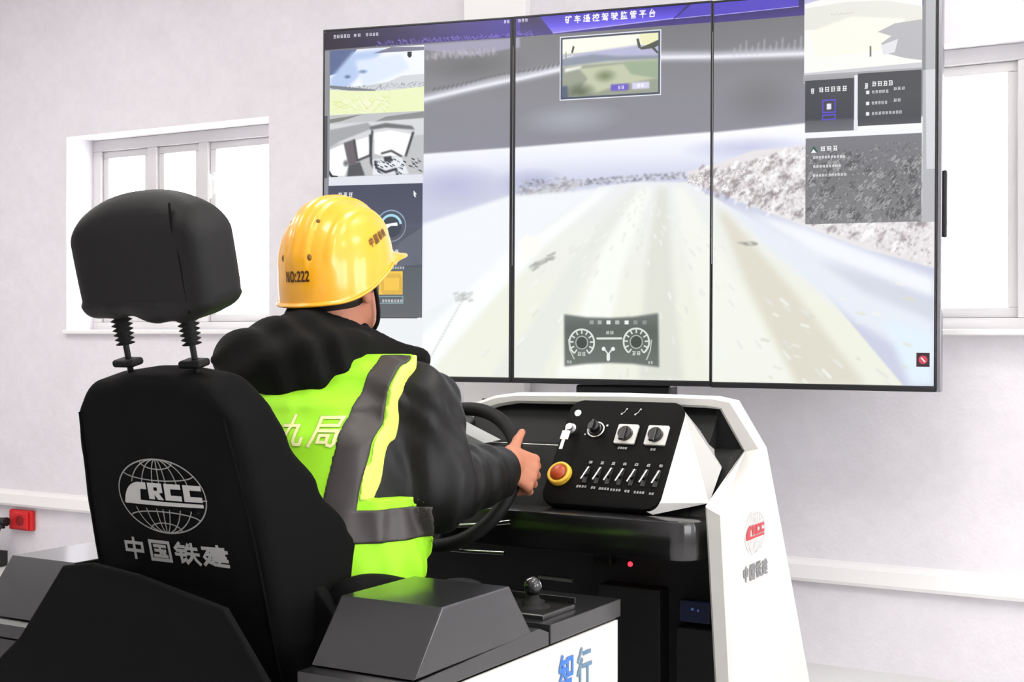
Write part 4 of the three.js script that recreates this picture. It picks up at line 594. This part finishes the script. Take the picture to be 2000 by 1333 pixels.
// ------------------------------------------------------------------ the operator
{
  const base = P(-1.77, 0, 2.14), G = thing('person', 'person in yellow hard hat, black jacket and lime vest gripping the steering wheel', 'person', base);
  const at = (g) => g.translate(-base.x, -base.y, -base.z);
  // joints
  const J = { hipR: P(-1.68, 0.55, 2.14), hipL: P(-1.86, 0.55, 2.14), kneeR: P(-1.63, 0.53, 2.54), kneeL: P(-1.91, 0.53, 2.54), ankR: P(-1.63, 0.11, 2.64), ankL: P(-1.91, 0.11, 2.64),
    shR: P(-1.568, 1.0, 2.275), shL: P(-1.96, 1.015, 2.255), elR: P(-1.548, 0.842, 2.3), elL: P(-2.06, 0.83, 2.44), wrR: P(-1.592, 0.838, 2.615), wrL: P(-1.958, 0.838, 2.615), neck: P(-1.775, 1.07, 2.25), head: P(-1.807, 1.247, 2.325) };
  const spineX = [[0.5, -1.765], [0.8, -1.75], [1.05, -1.77]], spineD = [[0.5, 2.145], [0.75, 2.17], [0.95, 2.205], [1.1, 2.25]];
  const girth = [[0.44, 0.16], [0.55, 0.2], [0.68, 0.212], [0.8, 0.21], [0.93, 0.212], [1.0, 0.178], [1.06, 0.125], [1.11, 0.08]];
  const torso = (x, y, z, off) => { const yy = clamp(y, 0.44, 1.11), dx = x - table(spineX, yy), dz = z + table(spineD, yy), k = 1.38, r = table(girth, yy) + off; return Math.hypot(Math.hypot(dx, dz * k) - Math.min(r, 99) > 0 ? Math.hypot(dx, dz * k) - r : 0, Math.max(0, 0.44 - y, y - 1.11)) / 1.12 + Math.min(0, Math.hypot(dx, dz * k) - r) / 1.25; };
  // head frame: right, up, forward
  const yaw = 0.03, pitch = 0.17, fw = V(Math.sin(yaw) * Math.cos(pitch), Math.sin(pitch), -Math.cos(yaw) * Math.cos(pitch)), rt = V(Math.cos(yaw), 0, Math.sin(yaw)), upv = rt.clone().cross(fw).normalize();
  const HM = new THREE.Matrix4().makeBasis(rt, upv, fw.clone().negate()).setPosition(J.head);   // local -z is forward
  const HI = HM.clone().invert(), tmp = V(0, 0, 0);
  const o0 = V(0, 0, 0);
  const headLocal = (x, y, z) => {     // z: forward positive here
    let d = ell(x, y - 0.022, z + 0.012, o0, 0.075, 0.094, 0.094);
    d = smin(d, ell(x, y + 0.055, z - 0.028, o0, 0.057, 0.062, 0.06), 0.04);
    d = smin(d, Math.hypot(x, y + 0.098, z - 0.062) - 0.022, 0.04);
    d = smin(d, cap(Math.abs(x), y, z, V(0.008, 0.026, 0.083), V(0.046, 0.022, 0.066), 0.01), 0.02);
    d = smax(d, -(Math.hypot(Math.abs(x) - 0.032, y - 0.002, z - 0.1) - 0.02), 0.014);
    d = smin(d, cap(x, y, z, V(0, 0.008, 0.084), V(0, -0.034, 0.104), 0.008, 0.013), 0.012);
    d = smin(d, ell(Math.abs(x) - 0.012, y + 0.04, z - 0.094, o0, 0.01, 0.008, 0.01), 0.008);
    d = smin(d, cap(x, y, z, V(-0.02, -0.062, 0.084), V(0.02, -0.062, 0.084), 0.0075), 0.008);
    d = smin(d, cap(x, y, z, V(-0.017, -0.074, 0.082), V(0.017, -0.074, 0.082), 0.008), 0.008);
    d = smax(d, -cap(x, y, z, V(-0.024, -0.068, 0.094), V(0.024, -0.068, 0.094), 0.002), 0.004);
    const ax = Math.abs(x); let e = ell(ax - 0.079, y + 0.008, z + 0.004 + (ax - 0.079) * 0.5, o0, 0.011, 0.031, 0.019); e = smax(e, -ell(ax - 0.088, y + 0.006, z - 0.002, o0, 0.007, 0.019, 0.01), 0.004);
    return smin(d, e, 0.008);
  };
  const headD = (x, y, z) => { tmp.set(x, y, z).applyMatrix4(HI); return headLocal(tmp.x, tmp.y, -tmp.z); };
  const neckTop = V(0, -0.06, 0.02).applyMatrix4(HM);
  // hands on the wheel; T up along the rim, N outwards, B away from the operator
  const WC = V(-1.775, 0.812, -2.71), phi = 0.1;
  const hand = (side) => {
    const ty = V(0, Math.cos(Math.PI / 6), -Math.sin(Math.PI / 6)), N = V(Math.cos(phi) * side, 0, 0).addScaledVector(ty, Math.sin(phi)).normalize(), T = ty.clone().multiplyScalar(Math.cos(phi)).add(V(-Math.sin(phi) * side, 0, 0)).normalize(), B = V(0, -Math.sin(Math.PI / 6), -Math.cos(Math.PI / 6));
    const g = WC.clone().addScaledVector(N, 0.176), q = (n, t, b) => g.clone().addScaledVector(N, n).addScaledVector(T, t).addScaledVector(B, b);
    const caps = [], wr = side > 0 ? J.wrR : J.wrL, el = side > 0 ? J.elR : J.elL;
    const fr = [0.0095, 0.0098, 0.0094, 0.0085], len = [1, 1.06, 1, 0.86];
    [0.033, 0.011, -0.011, -0.032].forEach((t, i) => {
      const k = len[i], dn = [0.002, 0.004, 0.002, -0.003][i];
      const m = q(0.036 + dn, t, 0.004), p = q(0.028 * k, t * 1.03, 0.038 * k), d = q(-0.006, t * 1.03, 0.038 * k), e = q(-0.026 * k, t, 0.02);
      caps.push([m, p, fr[i] * 1.12, fr[i], 0], [p, d, fr[i], fr[i] * 0.95, 0], [d, e, fr[i] * 0.95, fr[i] * 0.82, 0]);
      caps.push([q(0.012, t * 0.75, -0.062), m, 0.014, 0.0125, 1]);
    });
    caps.push([q(0.006, 0.024, -0.05), q(0.002, 0.046, -0.032), 0.0145, 0.0125, 1], [q(0.002, 0.046, -0.032), q(0.002, 0.07, -0.025), 0.0125, 0.011, 0], [q(0.002, 0.07, -0.025), q(0.006, 0.094, -0.018), 0.0108, 0.0085, 0]);
    caps.push([wr, q(0.012, 0, -0.055), 0.025, 0.027, 1], [el, wr, 0.04, 0.026, 1]);
    const nails = [[q(-0.0345, 0.033, 0.017), N], [q(0.006, 0.09, -0.028), B]];
    return { caps, q, N, T, B, f: (x, y, z) => { let soft = 1e3, hard = 1e3; for (const [p, e, ra, rb, s] of caps) { const d = cap(x, y, z, p, e, ra, rb); if (s) soft = smin(soft, d, 0.014); else hard = Math.min(hard, smin(hard, d, 0.004)); } return smin(soft, hard, 0.008); } };
  };
  const hR = hand(1), hL = hand(-1);
  const bodyD = (x, y, z) => {
    let d = torso(x, y, z, -0.035);
    d = smin(d, Math.min(cap(x, y, z, J.shR, J.elR, 0.052, 0.042), cap(x, y, z, J.shL, J.elL, 0.052, 0.042)), 0.05);
    d = smin(d, Math.min(cap(x, y, z, J.elR, J.wrR, 0.042, 0.027), cap(x, y, z, J.elL, J.wrL, 0.042, 0.027)), 0.02);
    d = smin(d, cap(x, y, z, J.neck, neckTop, 0.062, 0.056), 0.04);
    for (const [h, k, a] of [[J.hipR, J.kneeR, J.ankR], [J.hipL, J.kneeL, J.ankL]]) { d = smin(d, cap(x, y, z, h, k, 0.085, 0.058), 0.05); d = smin(d, cap(x, y, z, k, a, 0.058, 0.036), 0.02); d = smin(d, cap(x, y, z, a, V(a.x, 0.05, a.z - 0.12), 0.036, 0.03), 0.02); }
    return smin(d, headD(x, y, z), 0.03);
  };
  const wlo = (h) => [Math.min(...h.caps.slice(0, -2).flatMap((c) => [c[0].x, c[1].x])) - 0.03, 0.74, -2.8], whi = (h) => [Math.max(...h.caps.slice(0, -2).flatMap((c) => [c[0].x, c[1].x])) + 0.03, 0.97, -2.57];
  const clip = (f, g) => (x, y, z) => Math.max(f(x, y, z), g(x, y, z));
  const coarse = nets(clip(bodyD, (x, y, z) => Math.max(y - 1.13, y > 0.7 ? -(z + 2.61) : -1) ), [-2.18, 0.0, -2.85], [-1.44, 1.16, -1.94], 0.012);
  const fineHead = nets(clip((x, y, z) => smin(headD(x, y, z), cap(x, y, z, J.neck, neckTop, 0.062, 0.056), 0.03), (x, y) => 1.11 - y), [-1.93, 1.1, -2.48], [-1.69, 1.38, -2.19], 0.0035);
  const body = [coarse, fineHead, ...[hR, hL].map((h) => nets(clip(h.f, (x, y, z) => z + 2.59), wlo(h), whi(h), 0.0028))];
  mesh('body', at(merge(body)), M.skin, G);
  for (const s of [-1, 1]) {
    const e = mesh('eye', at(new THREE.SphereGeometry(0.0112, 20, 14).translate(s * 0.032, 0.003, -0.0725).applyMatrix4(HM)), M.whiteTrim, G);
    mesh('iris', at(new THREE.SphereGeometry(0.0055, 14, 10).translate(s * 0.032, 0.003, -0.0802).applyMatrix4(HM)), M.hair, e);
    mesh('eyebrow', at(tube([V(s * 0.016, 0.026, -0.094), V(s * 0.034, 0.03, -0.088), V(s * 0.05, 0.024, -0.074)], 0.004, 16, 8).applyMatrix4(HM)), M.hair, G);
  }
  mesh('hair', at(nets((x, y, z) => { tmp.set(x, y, z).applyMatrix4(HI); const f = -tmp.z; return smax(Math.abs(ell(tmp.x, tmp.y - 0.022, f + 0.014, o0, 0.079, 0.098, 0.098)) - 0.004, Math.max(f - 0.045 - 0.5 * Math.max(0, tmp.y - 0.03), -0.075 - tmp.y - 0.5 * Math.max(0, f + 0.0)), 0.004); }, [-1.93, 1.14, -2.48], [-1.68, 1.4, -2.18], 0.004)), M.hair, G);

  // jacket: torso and sleeves with folds
  const fold = (x, y, z) => 0.0028 * Math.sin(46 * y + 28 * x + 6 * Math.sin(z * 24)) + 0.002 * Math.sin(61 * z - 33 * y + 4 * Math.sin(x * 31));
  const WR = J.wrR.clone().lerp(J.elR, 0.06), WL = J.wrL.clone().lerp(J.elL, 0.06);
  const sleeves = (x, y, z, k = 1) => {
    const a = cap(x, y, z, J.shR, J.elR, 0.086, 0.086), b = cap(x, y, z, J.elR, WR, 0.088, 0.06), c = cap(x, y, z, J.shL, J.elL, 0.084, 0.078), e = cap(x, y, z, J.elL, WL, 0.078, 0.045);
    const wr = 0.0042 * Math.sin(66 * z + 22 * y + 2.2 * Math.sin(24 * x + 9 * y)) + 0.0022 * Math.sin(112 * z - 44 * y + 2.5 * Math.sin(28 * y + 12 * x));
    return Math.min(smin(a, b, 0.03), smin(c, e, 0.03)) + wr * k;
  };
  const trunk = (x, y, z) => smin(torso(x, y, z, 0), cap(x, y, z, V(-1.635, 1.015, -2.25), V(-1.9, 1.03, -2.25), 0.075), 0.06) + fold(x, y, z) * 0.8;
  const jacketD = (x, y, z) => smax(smin(trunk(x, y, z), sleeves(x, y, z), 0.035), 0.47 - y, 0.01);
  mesh('jacket', at(nets(jacketD, [-2.18, 0.44, -2.68], [-1.42, 1.16, -1.96], 0.0062)), M.jacket, G);
  // hood and stand collar lying behind the neck
  const hoodD = (x, y, z) => {
    let d = cap(x, y, z, V(-1.79, 1.07, -2.24), V(-1.805, 1.168, -2.285), 0.125, 0.09);
    d = smin(d, ell(x, y, z, V(-1.845, 1.088, -2.175), 0.16, 0.082, 0.085), 0.06);
    d = smin(d, cap(x, y, z, V(-1.955, 1.062, -2.22), V(-1.69, 1.118, -2.22), 0.052, 0.036), 0.05);
    d = smin(d, cap(x, y, z, V(-1.68, 1.1, -2.26), V(-1.6, 1.085, -2.31), 0.045, 0.034), 0.03);
    d = smax(d, -cap(x, y, z, V(-1.79, 1.1, -2.27), V(-1.82, 1.3, -2.35), 0.062, 0.085), 0.02);
    return smax(d, y - 1.196 + 0.25 * (x + 1.81), 0.02) + 0.005 * Math.sin(42 * x + 26 * y + 5 * Math.sin(z * 22)) + 0.003 * Math.sin(70 * y - 30 * x);
  };
  mesh('hood', at(nets(hoodD, [-2.08, 0.96, -2.44], [-1.52, 1.24, -2.04], 0.006)), M.hood, G);

  // vest: a thin layer over the jacket with an armhole on each side
  const armhole = (x, y, z = -2.1) => { const right = x - (-1.551 - 0.04 * (1.09 - y) - 0.13 * smoothstep(-z, 2.24, 2.34)), left = -x - (1.975 - 0.04 * (1.09 - y)); return y > 0.8 ? Math.max(right, left) : -1; };
  const over = (x, y, z, o) => { const flare = 0.02 * smoothstep(0.82 - y, 0, 0.15); return smin(trunk(x, y, z), sleeves(x, y, z), 0.035) - 0.012 - flare - o; };
  const region = (x, y, z) => { const e = armhole(x, y, z); return Math.max(y > 0.836 ? e : -1, 0.665 - y, y - 1.105, y < 0.85 ? Math.max(0.022 - sleeves(x, y, z, 0), trunk(x, y, z) - 0.05) : -1); };
  const layer = (reg, o, th) => (x, y, z) => { const d = over(x, y, z, o); return Math.max(d - th, -d - 0.017, reg(x, y, z)); };
  const vlo = [-2.06, 0.64, -2.46], vhi = [-1.46, 1.13, -1.96];
  mesh('vest', at(nets(layer(region, 0, 0.0042), vlo, vhi, 0.0048)), M.vest, G);
  for (const [a, b] of [[-2.1, -1.77], [-1.77, -1.4]]) mesh('reflective_stripe', at(nets(layer((x, y, z) => { const e = armhole(x, y, z); return Math.max(y > 0.8 && z > -2.26 ? Math.max(e + 0.0095, -e - 0.062) : 1, 0.8 - y, y - 1.104, a - x, x - b); }, 0.0035, 0.0038), vlo, vhi, 0.0044)), M.stripe, G);
  mesh('reflective_stripe', at(nets(layer((x, y, z) => Math.max(0.752 - y, y - 0.815, 0.022 - sleeves(x, y, z, 0), trunk(x, y, z) - 0.05), 0.0035, 0.0038), [-2.06, 0.72, -2.46], [-1.46, 0.84, -1.94], 0.0044)), M.stripe, G);
  for (const [a, b] of [[-2.1, -1.76], [-1.76, -1.4]]) mesh('piping', at(nets(layer((x, y, z) => { const e = armhole(x, y, z); return Math.max(y > 0.8 ? Math.max(e - 0.003, -e - 0.0085) : 1, y - 1.104, 0.83 - y, a - x, x - b); }, 0.001, 0.0055), vlo, vhi, 0.0044)), M.vestTrim, G);
  const [vc, v] = canvas(512, 256); v.strokeStyle = '#dcdc9c'; word(v, '十九局', 26, 48, 130, 160, 30, 15);
  mesh('lettering', at(conform((x, y, z) => over(x, y, z, 0.0045), (s, t) => V(lerp(-1.808, -1.6, s), lerp(0.912, 1.01, t), -1.85), V(0, 0, -1), 40, 24, 0.0008)), print(vc, 0.7), G);

  // trousers and shoes
  mesh('trousers', at(nets((x, y, z) => { let d = 1e3; for (const [h, k, a] of [[J.hipR, J.kneeR, J.ankR], [J.hipL, J.kneeL, J.ankL]]) d = Math.min(d, smin(cap(x, y, z, h, k, 0.1, 0.074), cap(x, y, z, k, a, 0.074, 0.06), 0.03)); d = smin(d, cap(x, y, z, V(-1.69, 0.56, -2.13), V(-1.85, 0.56, -2.13), 0.11), 0.06); return smax(d, 0.1 - y, 0.01) + fold(x, y, z) * 0.6; }, [-2.06, 0.06, -2.78], [-1.5, 0.72, -1.98], 0.011)), M.trousers, G);
  for (const a of [J.ankR, J.ankL]) mesh('shoe', at(nets((x, y, z) => smax(smin(ell(x, y, z, V(a.x, 0.05, a.z - 0.08), 0.048, 0.05, 0.14), cap(x, y, z, V(a.x, 0.05, a.z), V(a.x, 0.12, a.z), 0.048), 0.03), 0.004 - y, 0.006), [a.x - 0.07, -0.01, a.z - 0.25], [a.x + 0.07, 0.18, a.z + 0.08], 0.007)), M.black, G);

  // hard hat in the head frame (local -z forward): shell, raised ridges, brim, printed letters
  const HH = new THREE.Matrix4().makeTranslation(0, 0.035, 0.0).premultiply(HM);
  const rim = (az) => { const f = Math.cos(az); return { y: lerp(-0.052, 0.022, smoothstep(f, -0.75, 0.95)), out: 0.005 + 0.043 * smoothstep(f, 0.62, 0.98) }; };   // az 0 = forward
  const shell = (az, t, lift = 0) => {
    const R = rim(az), f = Math.cos(az), s = Math.sin(az), b = f > 0 ? 0.142 : 0.137, a = 0.112, hTop = 0.148, e = t * Math.PI / 2;
    let rr = Math.sin(Math.min(e, Math.PI / 2)) ** 0.88, y = R.y + (hTop - R.y) * Math.cos(Math.min(e, Math.PI / 2)) ** 0.92, out = 0;
    if (t > 1) { const u = (t - 1) / 0.12; out = R.out * u; y = R.y - 0.006 * u - (f > 0.5 ? 0.008 * u * u : 0); }
    const x0 = a * rr * s, z0 = b * rr * f;
    const fade = smoothstep(0.86 - t, 0, 0.16), rid = (c, w) => smoothstep(w - Math.abs(x0 - c), 0, 0.006);
    lift += 0.0055 * fade * Math.max(rid(0, 0.034), 0) + 0.003 * fade * rid(0, 0.012) + 0.003 * fade * Math.max(rid(0.068, 0.01), rid(-0.068, 0.01)) * (t < 0.8 ? 1 : 0.5);
    const n = V(x0 / (a * a), (y - R.y + 0.02) / (hTop * hTop), -z0 / (b * b)).normalize();
    return V(x0 + s * out * (1 - 0.35 * Math.abs(s)), y, -(z0 + f * out)).addScaledVector(n, lift);
  };
  const turnAz = (u) => (u - 0.5) * 2 * Math.PI + Math.PI;
  const hat = mesh('hard_hat', at(grid(144, 84, (u, t) => shell(turnAz(u), Math.max(0.002, (1 - t) * 1.12)), true).applyMatrix4(HH)), M.helmet, G);
  mesh('liner', at(grid(72, 30, (u, t) => shell(turnAz(u), Math.max(0.002, t * 1.11), -0.0035), true).applyMatrix4(HH)), M.helmet, hat);
  mesh('rim_bead', at(tube(Array.from({ length: 64 }, (_, i) => shell(-i / 64 * 2 * Math.PI, 1.12).applyMatrix4(HH)), 0.0032, 160, 8, true)), M.helmet, hat);
  mesh('vent', at(merge([-0.034, 0.034].flatMap((x) => [0.42, 0.72].map((t) => { const az = Math.PI - Math.asin(clamp(x / (0.112 * Math.sin(t * Math.PI / 2) ** 0.88), -1, 1)); const p = shell(az, t, -0.001); return new THREE.SphereGeometry(0.0052, 14, 10).scale(1, t > 0.6 ? 1.5 : 0.9, 1).translate(p.x, p.y, p.z); }))).applyMatrix4(HH)), std({ color: '#7a5a14', roughness: 0.7 }), hat);
  const [hc, h] = canvas(512, 128); h.fillStyle = '#4a2a08'; h.font = 'bold 92px sans-serif'; h.textBaseline = 'middle'; h.textAlign = 'center'; h.save(); h.scale(1.15, 1); h.fillText('NO:222', 222, 66); h.restore();
  mesh('lettering', at(grid(24, 8, (s, t) => shell(Math.PI + lerp(0.3, -0.44, s), lerp(0.91, 0.78, t), 0.0008)).applyMatrix4(HH)), print(hc, 0.4), hat);
  const [sc, q] = canvas(512, 128); q.strokeStyle = '#5a3c08'; word(q, '中国铁建', 20, 20, 96, 92, 24, 13);
  mesh('lettering', at(grid(20, 8, (s, t) => shell(lerp(1.66, 1.06, s), lerp(0.78, 0.67, t), 0.0008)).applyMatrix4(HH)), print(sc, 0.4), hat);
  // chin strap
  for (const s of [-1, 1]) mesh('chin_strap', at(tube([V(s * 0.082, 0.03, -0.012), V(s * 0.08, -0.03, -0.028), V(s * 0.062, -0.085, -0.045), V(s * 0.02, -0.123, -0.056)], 0.0045, 30, 8).applyMatrix4(HM)), M.rubber, G);
}
renderer.render(scene, camera);
